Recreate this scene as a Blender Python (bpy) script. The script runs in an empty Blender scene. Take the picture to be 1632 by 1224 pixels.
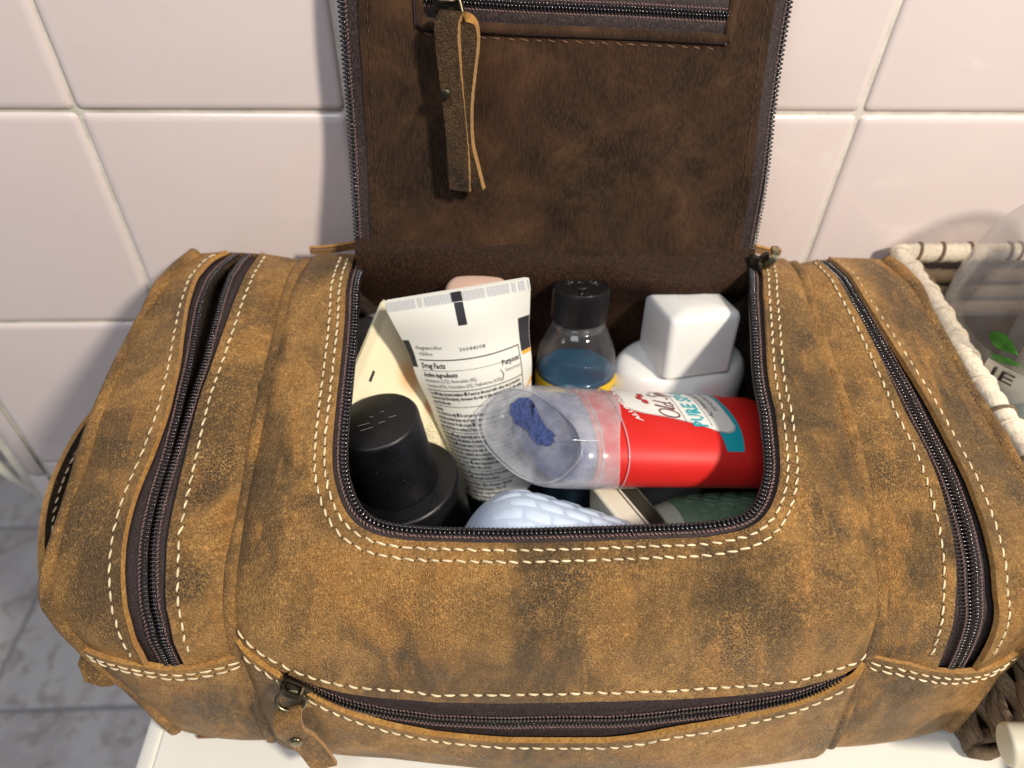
import bpy, math, random
import numpy as np
from mathutils import Vector, Matrix
random.seed(7); rng = np.random.default_rng(7)
scene = bpy.context.scene
COL = scene.collection

# ------------------------------------------------------------------ camera
def cam_axes(p, y, r):
    f = np.array([math.sin(y)*math.cos(p), math.cos(y)*math.cos(p), -math.sin(p)])
    R = np.array([math.cos(y), -math.sin(y), 0]); U = np.cross(R, f)
    return math.cos(r)*R+math.sin(r)*U, -math.sin(r)*R+math.cos(r)*U, f
CR, CU, CF = cam_axes(.76112, .06367, .02936)
CPOS = np.array([-.02805, -.28592, .30094])
cd = bpy.data.cameras.new('camera'); cam = bpy.data.objects.new('camera', cd); COL.objects.link(cam)
cam.matrix_world = Matrix(((CR[0], CU[0], -CF[0], CPOS[0]), (CR[1], CU[1], -CF[1], CPOS[1]), (CR[2], CU[2], -CF[2], CPOS[2]), (0, 0, 0, 1)))
cd.sensor_width = 36; cd.sensor_fit = 'HORIZONTAL'; cd.lens = 36*1109.9/1632
cd.clip_start = .01; cd.clip_end = 50
cd.dof.use_dof = True; cd.dof.focus_distance = .235; cd.dof.aperture_fstop = 9.0
scene.camera = cam
# ------------------------------------------------------------------ room light
world = bpy.data.worlds.new('World'); scene.world = world; world.use_nodes = True
bg = world.node_tree.nodes['Background']; bg.inputs[0].default_value = (.80, .84, 1.0, 1); bg.inputs[1].default_value = .17
def area(name, loc, tgt, size, watts, col, shape='DISK'):
    l = bpy.data.lights.new(name, 'AREA'); l.shape = shape; l.size = size; l.energy = watts; l.color = col
    o = bpy.data.objects.new(name, l); COL.objects.link(o); o.location = loc
    o.rotation_euler = (Vector(tgt)-Vector(loc)).to_track_quat('-Z', 'Y').to_euler()
    return o
area('vanity_lamp', (.52, -.66, .82), (.0, -.08, .10), .11, 12.6, (1.0, .90, .77))
area('ceiling_lamp', (-.45, -.85, 1.55), (-.10, -.08, .0), .80, 11.0, (.88, .92, 1.0))
scene.view_settings.view_transform = 'Standard'; scene.view_settings.look = 'None'
scene.view_settings.exposure = 0.10; scene.view_settings.gamma = 1.0
scene.render.engine = 'CYCLES'
scene.cycles.max_bounces = 8; scene.cycles.transparent_max_bounces = 16
scene.cycles.caustics_reflective = False; scene.cycles.caustics_refractive = False

# ------------------------------------------------------------------ materials
def srgb(r, g, b):
    f = lambda c: (c/255/12.92) if c/255 <= .04045 else ((c/255+.055)/1.055)**2.4
    return (f(r), f(g), f(b), 1)
class NT:
    def __init__(s, name):
        s.m = bpy.data.materials.new(name); s.m.use_nodes = True; s.t = s.m.node_tree; s.b = s.t.nodes['Principled BSDF']
        s.tc = None
    def n(s, typ, **kw):
        n = s.t.nodes.new(typ)
        for k, v in kw.items(): setattr(n, k, v)
        return n
    def lk(s, a, b): s.t.links.new(a, b)
    def obj(s):
        if s.tc is None: s.tc = s.n('ShaderNodeTexCoord')
        return s.tc.outputs['Object']
    def mapping(s, scale=(1, 1, 1), rot=(0, 0, 0), loc=(0, 0, 0), src=None):
        m = s.n('ShaderNodeMapping'); s.lk(src or s.obj(), m.inputs[0])
        m.inputs['Location'].default_value = loc; m.inputs['Rotation'].default_value = rot; m.inputs['Scale'].default_value = scale
        return m.outputs[0]
    def noise(s, scale, detail=3, rough=.55, vec=None, dist=0):
        n = s.n('ShaderNodeTexNoise'); n.inputs['Scale'].default_value = scale; n.inputs['Detail'].default_value = detail
        n.inputs['Roughness'].default_value = rough; n.inputs['Distortion'].default_value = dist
        s.lk(vec or s.obj(), n.inputs['Vector']); return n.outputs['Fac']
    def voro(s, scale, feature='F1', vec=None, out='Distance', rand=1):
        n = s.n('ShaderNodeTexVoronoi', feature=feature); n.inputs['Scale'].default_value = scale; n.inputs['Randomness'].default_value = rand
        s.lk(vec or s.obj(), n.inputs['Vector']); return n.outputs[out]
    def ramp(s, fac, stops, interp='LINEAR'):
        r = s.n('ShaderNodeValToRGB'); e = r.color_ramp.elements; r.color_ramp.interpolation = interp
        while len(e) < len(stops): e.new(.5)
        for i, (p, c) in enumerate(stops):
            e[i].position = p; e[i].color = c if len(c) == 4 else (*c, 1)
        s.lk(fac, r.inputs[0]); return r.outputs[0]
    def rng(s, fac, a, b, c=0, d=1, smooth=False):
        r = s.n('ShaderNodeMapRange'); r.clamp = True
        if smooth: r.interpolation_type = 'SMOOTHSTEP'
        for i, v in enumerate((a, b, c, d)): r.inputs[i+1].default_value = v
        s.lk(fac, r.inputs[0]); return r.outputs[0]
    def math(s, op, a, b=None):
        m = s.n('ShaderNodeMath', operation=op)
        for i, v in enumerate((a, b)):
            if v is None: continue
            if isinstance(v, (int, float)): m.inputs[i].default_value = v
            else: s.lk(v, m.inputs[i])
        return m.outputs[0]
    def mix(s, fac, a, b, blend='MIX'):
        m = s.n('ShaderNodeMix', data_type='RGBA', blend_type=blend)
        if isinstance(fac, (int, float)): m.inputs[0].default_value = fac
        else: s.lk(fac, m.inputs[0])
        for i, v in ((6, a), (7, b)):
            if isinstance(v, (tuple, list)): m.inputs[i].default_value = v if len(v) == 4 else (*v, 1)
            else: s.lk(v, m.inputs[i])
        return m.outputs[2]
    def bump(s, h, strength=.3, dist=.0005, normal=None):
        b = s.n('ShaderNodeBump'); b.inputs['Strength'].default_value = strength; b.inputs['Distance'].default_value = dist
        s.lk(h, b.inputs['Height'])
        if normal is not None: s.lk(normal, b.inputs['Normal'])
        s.lk(b.outputs[0], s.b.inputs['Normal']); return b.outputs[0]
    def set(s, color=None, rough=None, metal=None, spec=None, sheen=None, coat=None, trans=None, sss=None):
        I = s.b.inputs
        def put(k, v):
            if v is None: return
            if isinstance(v, (int, float)): I[k].default_value = v
            elif isinstance(v, (tuple, list)): I[k].default_value = v if len(v) == 4 else (*v, 1)
            else: s.lk(v, I[k])
        put('Base Color', color); put('Roughness', rough); put('Metallic', metal); put('Specular IOR Level', spec)
        put('Sheen Weight', sheen); put('Coat Weight', coat); put('Transmission Weight', trans)
        if sss: I['Subsurface Weight'].default_value = sss; I['Subsurface Scale'].default_value = .004
        return s.m
def plain(name, col, rough=.4, var=.06, vs=60, bump=0, bs=800, **kw):
    t = NT(name); n = t.noise(vs, 4)
    c = t.mix(t.rng(n, .35, .65, 0, 1), tuple(x*(1-var) for x in col[:3]), tuple(min(1, x*(1+var)) for x in col[:3]))
    rr = t.rng(t.noise(vs*2.3, 3), .3, .7, max(.02, rough*.85), min(1, rough*1.15))
    t.set(c, rr, **kw)
    if bump: t.bump(t.noise(bs, 3), bump, .0003)
    return t.m

# worn two-tone leather; blotches = stains (centre, radius) where the wax is still dark
BL = [((.056, -.170, .078), .019), ((-.043, -.162, .085), .014), ((-.052, -.172, .066), .010), ((-.006, -.166, .092), .016), ((-.020, -.185, .055), .012),
      ((.096, -.165, .075), .013), ((.070, -.183, .052), .014), ((.087, -.150, .098), .012), ((-.095, -.160, .080), .009),
      ((-.124, -.128, .110), .012), ((-.128, -.162, .093), .012), ((-.120, -.120, .113), .008), ((-.160, -.115, .108), .007), ((-.158, -.05, .118), .008),
      ((.150, -.055, .123), .011), ((.158, -.085, .116), .013), ((.161, -.112, .112), .011), ((.150, -.035, .125), .012), ((.170, -.135, .1), .012),
      ((-.125, -.180, .042), .014), ((-.112, -.186, .020), .012), ((.118, -.130, .108), .006), ((.100, -.075, .124), .007), ((.104, -.192, .026), .013),
      ((.160, -.070, .121), .014), ((.166, -.098, .114), .014), ((.152, -.045, .125), .012), ((.172, -.15, .09), .012), ((.02, -.193, .012), .02), ((-.03, -.19, .02), .012), ((.045, -.158, .098), .010)]
# worn crests (start, end, radius): where the hide folds over and the colour is pulled up pale
PU = [((-.0395, -.166, .101), (-.0435, -.182, .078), .0050), ((.016, -.168, .098), (.0148, -.189, .060), .0055), ((.0775, -.163, .101), (.0795, -.184, .070), .0070),
      ((-.080, -.160, .103), (-.055, -.178, .085), .0060), ((.062, -.186, .062), (.068, -.188, .054), .004), ((.03, -.150, .104), (.06, -.152, .104), .004)]
def leather(name, seed=0., tone=1.0, dark=.0):
    t = NT(name)
    g = t.n('ShaderNodeNewGeometry').outputs['Position']
    warp = t.n('ShaderNodeTexNoise'); warp.inputs['Scale'].default_value = 55; warp.inputs['Detail'].default_value = 4; t.lk(g, warp.inputs['Vector'])
    wv = t.n('ShaderNodeVectorMath', operation='MULTIPLY_ADD'); t.lk(warp.outputs['Color'], wv.inputs[0]); wv.inputs[1].default_value = (.022, .022, .022)
    t.lk(g, wv.inputs[2])
    off = t.n('ShaderNodeVectorMath', operation='SUBTRACT'); t.lk(wv.outputs[0], off.inputs[0]); off.inputs[1].default_value = (.011, .011, .011)
    W = off.outputs[0]
    mask = None
    for c, r in BL:
        d = t.n('ShaderNodeVectorMath', operation='DISTANCE'); t.lk(W, d.inputs[0]); d.inputs[1].default_value = c
        k = t.rng(d.outputs['Value'], r*1.35, r*.35, 0, 1, True)
        mask = k if mask is None else t.math('MAXIMUM', mask, k)
    sh = t.n('ShaderNodeVectorMath', operation='ADD'); t.lk(g, sh.inputs[0]); sh.inputs[1].default_value = (seed, seed*.7, -seed)
    G = sh.outputs[0]
    big = t.noise(28, 5, .60, G, .6)
    mid = t.noise(120, 4, .6, G, .4)
    fin = t.noise(520, 3, .6, G)
    tan = t.ramp(big, [(.34, srgb(84, 69, 46)), (.43, srgb(131, 99, 57)), (.50, srgb(161, 121, 68)), (.57, srgb(188, 142, 80)), (.66, srgb(170, 120, 61))])
    tan = t.mix(t.rng(mid, .44, .66, 0, .5), tan, srgb(112, 88, 55))
    dk = t.ramp(mid, [(.3, srgb(52, 46, 37)), (.55, srgb(74, 64, 48)), (.78, srgb(104, 86, 56))])
    m2 = t.math('MULTIPLY', mask, t.rng(t.noise(150, 4, .6, G), .22, .46, .40, 1.0))
    base = t.mix(m2, tan, dk)
    # broad natural darker clouds
    base = t.mix(t.rng(t.noise(23, 4, .62, G, .5), .50, .60, 0, .70+dark), base, srgb(82, 68, 46))
    # pull-up streaks where the hide was bent: paler and warmer
    stv = t.mapping((190, 46, 46), (0, 0, .12), (0, 0, 0), G)
    sn = t.noise(1, 4, .6, stv)
    pu = None
    for p0, p1, r in PU:
        p0 = np.array(p0); p1 = np.array(p1); d = p1-p0; L2 = float(d @ d)
        v = t.n('ShaderNodeVectorMath', operation='SUBTRACT'); t.lk(W, v.inputs[0]); v.inputs[1].default_value = tuple(p0)
        dt_ = t.n('ShaderNodeVectorMath', operation='DOT_PRODUCT'); t.lk(v.outputs[0], dt_.inputs[0]); dt_.inputs[1].default_value = tuple(d/L2)
        cl = t.rng(dt_.outputs['Value'], 0, 1, 0, 1)
        sc = t.n('ShaderNodeVectorMath', operation='SCALE'); sc.inputs[0].default_value = tuple(d); t.lk(cl, sc.inputs['Scale'])
        ds = t.n('ShaderNodeVectorMath', operation='DISTANCE'); t.lk(v.outputs[0], ds.inputs[0]); t.lk(sc.outputs[0], ds.inputs[1])
        k = t.rng(ds.outputs['Value'], r*1.5, r*.2, 0, 1, True); pu = k if pu is None else t.math('MAXIMUM', pu, k)
    pu = t.math('MULTIPLY', pu, t.rng(sn, .30, .58, .40, 1.0))
    streak = t.math('MULTIPLY', t.rng(sn, .50, .66, 0, 1), t.rng(t.noise(26, 2, .5, G), .46, .60, 0, .8))
    base = t.mix(t.math('MAXIMUM', pu, streak), base, srgb(182, 131, 69))
    # pebbled grain: pale worn crests, dark pores
    cell = t.n('ShaderNodeVectorMath', operation='MULTIPLY_ADD')
    nz = t.n('ShaderNodeTexNoise'); nz.inputs['Scale'].default_value = 420; t.lk(G, nz.inputs['Vector'])
    t.lk(nz.outputs['Color'], cell.inputs[0]); cell.inputs[1].default_value = (.0022, .0022, .0022); t.lk(G, cell.inputs[2])
    ed = t.voro(960, 'DISTANCE_TO_EDGE', cell.outputs[0])
    ed2 = t.voro(1900, 'DISTANCE_TO_EDGE', cell.outputs[0])
    pore = t.voro(1250, 'F1', G)
    crack = t.rng(ed, .03, .17, 1, 0); inner = t.rng(ed, .10, .34, 0, 1)
    amt = t.math('ADD', t.rng(t.noise(30, 3, .5, G), .42, .58, .12, .80), t.math('MULTIPLY', m2, .40))
    base = t.mix(t.math('MULTIPLY', inner, t.math('MULTIPLY', amt, .30)), base, srgb(66, 52, 36))
    base = t.mix(t.math('MULTIPLY', crack, amt), base, t.mix(.62, base, srgb(206, 156, 88)))
    pr = t.math('MULTIPLY', t.rng(pore, .40, .12, 0, 1), t.rng(t.noise(40, 3, .5, G), .42, .58, .08, .80))
    base = t.mix(pr, base, srgb(52, 38, 24))
    base = t.mix(t.rng(fin, .38, .72, .0, .22), base, srgb(86, 66, 40))
    base = t.mix(t.rng(t.noise(1500, 2, .6, G), .56, .72, .0, .18), base, srgb(206, 162, 100))
    if tone != 1.0: base = t.mix(1.0, base, (tone, tone*.98, tone*.95), 'MULTIPLY')
    t.set(base, t.rng(mid, .3, .7, .40, .64), spec=.42)
    h = t.math('ADD', t.math('MULTIPLY', t.rng(ed, 0, .22, 0, 1), .8), t.math('ADD', t.math('MULTIPLY', t.rng(ed2, 0, .25), .4), t.math('MULTIPLY', mid, 1.6)))
    h = t.math('ADD', h, t.math('MULTIPLY', t.noise(1, 3, .55, stv), 1.6))
    t.bump(h, .95, .00050)
    return t.m
def rawedge():
    t = NT('raw_leather_edge'); n = t.noise(900, 4, .7)
    c = t.ramp(n, [(.3, srgb(122, 86, 40)), (.55, srgb(178, 134, 70)), (.8, srgb(204, 164, 100))])
    c = t.mix(t.rng(t.noise(90, 3), .4, .7, 0, .6), c, srgb(150, 100, 46))
    t.set(c, .85, spec=.2, sheen=.2); t.bump(n, .8, .0006); return t.m
def suede():
    t = NT('brown_suede'); st = t.mapping((1, 1, .35)); n = t.noise(40, 5, .65, None, .5); f = t.noise(1500, 3, .7, st)
    c = t.ramp(n, [(.3, srgb(24, 17, 12)), (.45, srgb(44, 31, 21)), (.58, srgb(66, 47, 31)), (.74, srgb(96, 68, 45))])
    c = t.mix(t.rng(f, .35, .7, 0, .6), c, srgb(30, 20, 14))
    c = t.mix(t.rng(t.noise(16, 3), .45, .65, 0, .22), c, srgb(80, 50, 36))
    rib = t.noise(1, 2, .5, t.mapping((1700, 1700, 140))); c = t.mix(t.rng(rib, .42, .62, 0, .34), c, srgb(80, 60, 42))
    f = t.math('ADD', f, rib)
    t.set(c, .9, spec=.15, sheen=.25); t.b.inputs['Sheen Roughness'].default_value = .4
    t.bump(f, .6, .0004); return t.m
def twill(name, col, hi, ang=.7, scale=1500, amp=.6):
    t = NT(name)
    f = t.noise(1, 2, .5, t.mapping((scale*.5, scale*.5, scale*.16), (0, ang, ang))); nz = t.noise(420, 3)
    c = t.mix(t.math('MULTIPLY', t.rng(f, .42, .64, 0, amp), t.rng(nz, .3, .7, .5, 1)), col, hi)
    t.set(c, .7, spec=.3); t.bump(f, .5, .0003); return t.m
def metal(name, col, rough=.3):
    t = NT(name); n = t.noise(300, 4)
    t.set(t.mix(t.rng(n, .35, .7), col, tuple(c*.6 for c in col[:3])), t.rng(n, .3, .7, rough*.8, rough*1.5), 1.0); return t.m
def clearplastic(name, tint=(1, 1, 1), haze=.05, edge=.5, rough=.08):
    # thin clear wall: see-through face-on, more reflective and milky towards grazing angles
    t = NT(name); t.b.inputs['Base Color'].default_value = (*srgb(225, 226, 230)[:3], 1); t.b.inputs['Roughness'].default_value = .25
    tr = t.n('ShaderNodeBsdfTransparent'); tr.inputs[0].default_value = (*tint, 1)
    gl = t.n('ShaderNodeBsdfGlossy'); gl.inputs['Roughness'].default_value = rough
    lw = t.n('ShaderNodeLayerWeight'); lw.inputs['Blend'].default_value = .35
    m1 = t.n('ShaderNodeMixShader'); m2 = t.n('ShaderNodeMixShader')
    sm = t.math('ADD', t.math('MULTIPLY', lw.outputs['Facing'], edge), t.rng(t.noise(90, 4), .35, .75, haze*.5, haze*1.6))
    t.lk(sm, m1.inputs[0]); t.lk(tr.outputs[0], m1.inputs[1]); t.lk(t.b.outputs[0], m1.inputs[2])
    fr = t.math('ADD', t.math('MULTIPLY', t.math('POWER', lw.outputs['Facing'], 3.0), .45), .05)
    t.lk(fr, m2.inputs[0]); t.lk(m1.outputs[0], m2.inputs[1]); t.lk(gl.outputs[0], m2.inputs[2])
    out = [n for n in t.t.nodes if n.type == 'OUTPUT_MATERIAL'][0]; t.lk(m2.outputs[0], out.inputs['Surface'])
    return t.m
M = {}
M['leather'] = leather('worn_tan_leather')
M['leather_b'] = leather('worn_tan_leather_pocket', .37)
M['leather_c'] = leather('worn_tan_leather_piping', .71, 1.02)
M['leather_d'] = leather('worn_brown_leather_pull', 1.3, .20, .3)
M['leather_e'] = leather('worn_grey_brown_leather_pull', 2.3, .95, .3)
M['edge'] = rawedge(); M['suede'] = suede()
M['tape'] = twill('brown_zip_tape', srgb(36, 28, 28), srgb(92, 76, 74), .75, 6200, .7)
M['lining'] = twill('brown_twill_lining', srgb(33, 25, 21), srgb(70, 56, 46), .6, 3800, .8)
M['gusset'] = twill('brown_satin_gusset', srgb(34, 21, 14), srgb(70, 49, 34), .6, 3600, .8); M['gusset'].node_tree.nodes['Principled BSDF'].inputs['Specular IOR Level'].default_value = .12
M['teeth'] = plain('black_nylon_teeth', srgb(26, 22, 23), .14, .2, 900, spec=.9)
M['thread'] = plain('cream_thread', srgb(218, 202, 164), .75, .22, 260, .5, 3000)
M['hole'] = plain('needle_hole', srgb(72, 54, 34), .9, .2, 300)
M['thread_d'] = plain('mauve_brown_thread', srgb(112, 88, 84), .6, .25, 900)
M['thread_b'] = plain('brown_thread', srgb(110, 80, 56), .7, .25, 900)
M['thread_s'] = plain('dark_brown_thread', srgb(74, 54, 36), .8, .25, 900)
M['brass'] = metal('antique_brass', srgb(150, 140, 112)[:3], .28)
M['gunmetal'] = metal('dark_brass', srgb(86, 80, 66)[:3], .32)
M['black'] = plain('black_plain', srgb(20, 19, 20), .5, .1)

# ------------------------------------------------------------------ mesh helpers
WLOC = {}
def link(o, parent=None):
    COL.objects.link(o)
    if parent is not None: o.parent = parent
    return o
def tag(o, label=None, cat=None, group=None, kind=None, category=None):
    cat = cat or category
    for k, v in (('label', label), ('category', cat), ('group', group), ('kind', kind)):
        if v: o[k] = v
    return o
def thing(name, loc, label, cat, group=None):
    o = bpy.data.objects.new(name, None); o.location = loc; o.empty_display_size = .01; link(o); WLOC[o.name] = np.array(loc, float)
    return tag(o, label, cat, group)
def wl(p): return WLOC.get(p.name, np.zeros(3)) if p is not None else np.zeros(3)
def mesh(name, V, F, mats, parent=None, smooth=True, mi=None, sharp=None, **tags):
    V = np.asarray(V, float)-wl(parent)
    me = bpy.data.meshes.new(name); me.from_pydata([tuple(v) for v in V], [], [tuple(int(i) for i in f) for f in F])
    if not isinstance(mats, (list, tuple)): mats = [mats]
    for m in mats: me.materials.append(m)
    if mi is not None: me.polygons.foreach_set('material_index', np.asarray(mi, np.int32))
    if smooth: me.polygons.foreach_set('use_smooth', np.ones(len(me.polygons), bool))
    me.validate(); me.update()
    if smooth and sharp: me.set_sharp_from_angle(angle=math.radians(sharp))
    o = link(bpy.data.objects.new(name, me), parent); WLOC[o.name] = wl(parent).copy()
    if tags: tag(o, **tags)
    return o
def gfaces(nu, nv, off=0, wu=False, flip=False):
    F = []
    for i in range(nu if wu else nu-1):
        i2 = (i+1) % nu
        for j in range(nv-1):
            a, b, c, d = off+i*nv+j, off+i2*nv+j, off+i2*nv+j+1, off+i*nv+j+1
            F.append((a, d, c, b) if flip else (a, b, c, d))
    return F
def gnormal(P, wu=False):
    du = np.gradient(P, axis=0) if not wu else (np.roll(P, -1, 0)-np.roll(P, 1, 0)); dv = np.gradient(P, axis=1)
    n = np.cross(du, dv); return n/(np.linalg.norm(n, axis=-1, keepdims=True)+1e-12)
def slab(name, P, th, mats, parent, up=None, **kw):
    """grid of points with thickness; rim in the second material"""
    nu, nv = P.shape[:2]; n = gnormal(P)
    if up is not None and (n*np.asarray(up)).sum(-1).mean() < 0: P = P[::-1].copy(); n = gnormal(P)
    Q = P-n*th
    V = np.vstack([P.reshape(-1, 3), Q.reshape(-1, 3)]); o = nu*nv
    F = gfaces(nu, nv)+gfaces(nu, nv, o, flip=True); mi = [0]*len(F)
    mi[len(F)//2:] = [len(mats)-1]*(len(F)//2); em = min(1, len(mats)-1)
    ring = [i*nv for i in range(nu)]+[(nu-1)*nv+j for j in range(1, nv)]+[i*nv+nv-1 for i in range(nu-2, -1, -1)]+[j for j in range(nv-2, 0, -1)]
    for a, b in zip(ring, ring[1:]+ring[:1]): F.append((b, a, o+a, o+b)); mi.append(em)
    return mesh(name, V, F, mats, parent, mi=mi, sharp=50, **kw)
def frames(P, up=None):
    P = np.asarray(P, float); T = np.gradient(P, axis=0); T /= np.linalg.norm(T, axis=1, keepdims=True)+1e-12
    if up is not None:
        N = np.broadcast_to(np.asarray(up, float), P.shape)
        N = N-(N*T).sum(1, keepdims=True)*T; N = N/(np.linalg.norm(N, axis=1, keepdims=True)+1e-12)
    else:
        N = np.zeros_like(P); a = np.array([0, 0, 1.]) if abs(T[0][2]) < .9 else np.array([1., 0, 0])
        n = a-a.dot(T[0])*T[0]; n /= np.linalg.norm(n); N[0] = n
        for i in range(1, len(P)):
            n = n-n.dot(T[i])*T[i]; n /= np.linalg.norm(n)+1e-12; N[i] = n
    return T, N, np.cross(T, N)
def tubegeo(P, r, n=10, up=None, caps=True, sec=None):
    P = np.asarray(P, float); T, N, B = frames(P, up); r = np.broadcast_to(np.asarray(r, float), (len(P),))
    a = np.linspace(0, 2*np.pi, n, endpoint=False)
    if sec is None: sec = np.stack([np.cos(a), np.sin(a)], 1)
    sec = np.asarray(sec, float); n = len(sec)
    V = P[:, None]+r[:, None, None]*(sec[None, :, :1]*N[:, None]+sec[None, :, 1:]*B[:, None])
    F = []
    for i in range(len(P)-1):
        for j in range(n):
            k = (j+1) % n; F.append((i*n+j, i*n+k, (i+1)*n+k, (i+1)*n+j))
    V = V.reshape(-1, 3)
    if caps: F.append(tuple(range(n-1, -1, -1))); F.append(tuple((len(P)-1)*n+j for j in range(n)))
    return V, F
class Acc:
    def __init__(s): s.V = []; s.F = []; s.k = 0; s.mi = []
    def add(s, V, F, m=0):
        s.V.append(np.asarray(V, float)); s.F += [tuple(i+s.k for i in f) for f in F]; s.k += len(V); s.mi += [m]*len(F)
    def build(s, name, mats, parent=None, **kw):
        return mesh(name, np.vstack(s.V), s.F, mats, parent, mi=s.mi, **kw)
def lathe(prof, n=48, c=(0, 0, 0), axis=(0, 0, 1), sx=1., sy=1., ref=None):
    """revolve (r,h) pairs round an axis starting at c; sx, sy squash the section"""
    ax = np.asarray(axis, float); ax = ax/np.linalg.norm(ax)
    a0 = np.asarray(ref, float) if ref is not None else (np.array([1., 0, 0]) if abs(ax[0]) < .8 else np.array([0, 1., 0]))
    X = a0-a0.dot(ax)*ax; X /= np.linalg.norm(X); Y = np.cross(ax, X)
    a = np.linspace(0, 2*np.pi, n, endpoint=False); V = []; F = []
    for r, h in prof: V.append(np.asarray(c)+ax*h+r*(sx*np.cos(a)[:, None]*X+sy*np.sin(a)[:, None]*Y))
    for i in range(len(prof)-1):
        for j in range(n):
            k = (j+1) % n; F.append((i*n+j, i*n+k, (i+1)*n+k, (i+1)*n+j))
    m = len(prof)
    if prof[0][0] > 1e-5: F.append(tuple(range(n-1, -1, -1)))
    if prof[-1][0] > 1e-5: F.append(tuple((m-1)*n+j for j in range(n)))
    return np.vstack(V), F
def rnd(prof, r=.001, k=4):
    """round the inner corners of an (r,h) profile"""
    P = [np.array(p, float) for p in prof]; out = [P[0]]
    for a, b, c in zip(P, P[1:], P[2:]):
        d1 = a-b; d2 = c-b; l1 = np.linalg.norm(d1); l2 = np.linalg.norm(d2); rr = min(r, l1*.45, l2*.45)
        p, q = b+d1/l1*rr, b+d2/l2*rr
        for t in np.linspace(0, 1, k+1): out.append((1-t)**2*p+2*t*(1-t)*b+t*t*q)
    out.append(P[-1]); return [tuple(o) for o in out]
_st = None
def stitchgeo():
    V, F = lathe([(1e-6, -1), (.62, -.8), (1, -.35), (1, .35), (.62, .8), (1e-6, 1)], 6); return V, F
def stitches(name, P, N, pitch, ln, r, mat, parent, slant=.16, lift=.35, holes=None, **kw):
    """a seam: one short thread bump per pitch along the path"""
    P = np.asarray(P); L = arclen(P); m = int(L[-1]/pitch); A = Acc(); SV, SF = stitchgeo(); holes = mat == M['thread'] if holes is None else holes; lift = .12 if holes else lift
    t = (np.arange(m)+.5)*pitch+rng.normal(0, pitch*.03, m)
    C = np.stack([np.interp(t, L, P[:, k]) for k in range(3)], 1); NN = np.stack([np.interp(t, L, N[:, k]) for k in range(3)], 1)
    C2 = np.stack([np.interp(t+pitch*.2, L, P[:, k]) for k in range(3)], 1); C1 = np.stack([np.interp(t-pitch*.2, L, P[:, k]) for k in range(3)], 1)
    for i in range(m):
        T = C2[i]-C1[i]; T /= np.linalg.norm(T)+1e-12; n = NN[i]-NN[i].dot(T)*T; n /= np.linalg.norm(n); B = np.cross(T, n)
        s = slant*(1+rng.normal(0, .55)); D = T*math.cos(s)+B*math.sin(s); E = np.cross(n, D)
        V = C[i]+n*r*lift+SV[:, 2:]*ln/2*D*(1+rng.normal(0, .09))+SV[:, :1]*r*E+SV[:, 1:2]*r*.75*n-(np.abs(SV[:, 2:])**2)*r*.7*n
        A.add(V, SF)
        if holes:
            for sg in (-1, 1):
                c = C[i]+D*ln*.56*sg; A.add(c+SV[:, 2:]*r*.8*D+SV[:, :1]*r*.6*E+SV[:, 1:2]*r*.14*n, SF, 1)
    return A.build(name, [mat, M['hole']] if holes else mat, parent, kind='stuff', **kw)
# ---- bag surfaces (metres; x right, y to the wall, z up) ----
def catmull(pts, n=400):
    P = np.asarray(pts, float); out = []
    Q = np.vstack([2*P[0]-P[1], P, 2*P[-1]-P[-2]])
    m = max(4, n//(len(P)-1))
    for i in range(len(P)-1):
        a, b, c, d = Q[i:i+4]
        t = np.linspace(0, 1, m, endpoint=False)[:, None]
        out.append(.5*((2*b)+(-a+c)*t+(2*a-5*b+4*c-d)*t*t+(-a+3*b-3*c+d)*t**3))
    out.append(P[-1:])
    return np.vstack(out)
def arclen(P):
    return np.concatenate([[0], np.cumsum(np.linalg.norm(np.diff(P, axis=0), axis=1))])
def resample(P, n):
    P = np.asarray(P, float); L = arclen(P); t = np.linspace(0, L[-1], n)
    return np.stack([np.interp(t, L, P[:, k]) for k in range(P.shape[1])], 1)
CP = catmull([(-.0235,.1265),(-.0365,.1288),(-.051,.1287),(-.0928,.1187),(-.1153,.1125),(-.1394,.1055),(-.1612,.0958),
              (-.1709,.0854),(-.1750,.0745),(-.1795,.045),(-.1832,.012),(-.1810,.0015)], 600)
CL = arclen(CP)
SMAX = CL[-1]
def cyz(s):
    return np.interp(s, CL, CP[:, 0]), np.interp(s, CL, CP[:, 1])
def cnorm(s):
    y1, z1 = cyz(np.clip(s-.003, 0, SMAX)); y2, z2 = cyz(np.clip(s+.003, 0, SMAX))
    l = np.hypot(y2-y1, z2-z1)+1e-12
    return (z2-z1)/l, -(y2-y1)/l                 # outward (up / to the front)
def s_of_y(y):                                   # on the top part
    return np.interp(-y, -CP[:420, 0], CL[:420])
def cx(s):
    return np.interp(s, [0, .03, .08, .14, SMAX], [.0055, .0022, .0012, -.0010, -.0015])
HW = .110
def slouch(x, s):                                # the bag stands a little skewed: front pulled out, rear left pushed back
    f = np.interp(x, [-.17, -.106, -.066, -.02, .05, .1, .17], [0, 0, .0035, .0100, .0135, .0115, .0115])*np.interp(s, [.15, SMAX], [0, 1])
    b = np.interp(x, [-.17, -.1, 0], [.010, .005, 0])*np.interp(s, [0, .05], [1, 0])
    return b-f
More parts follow.
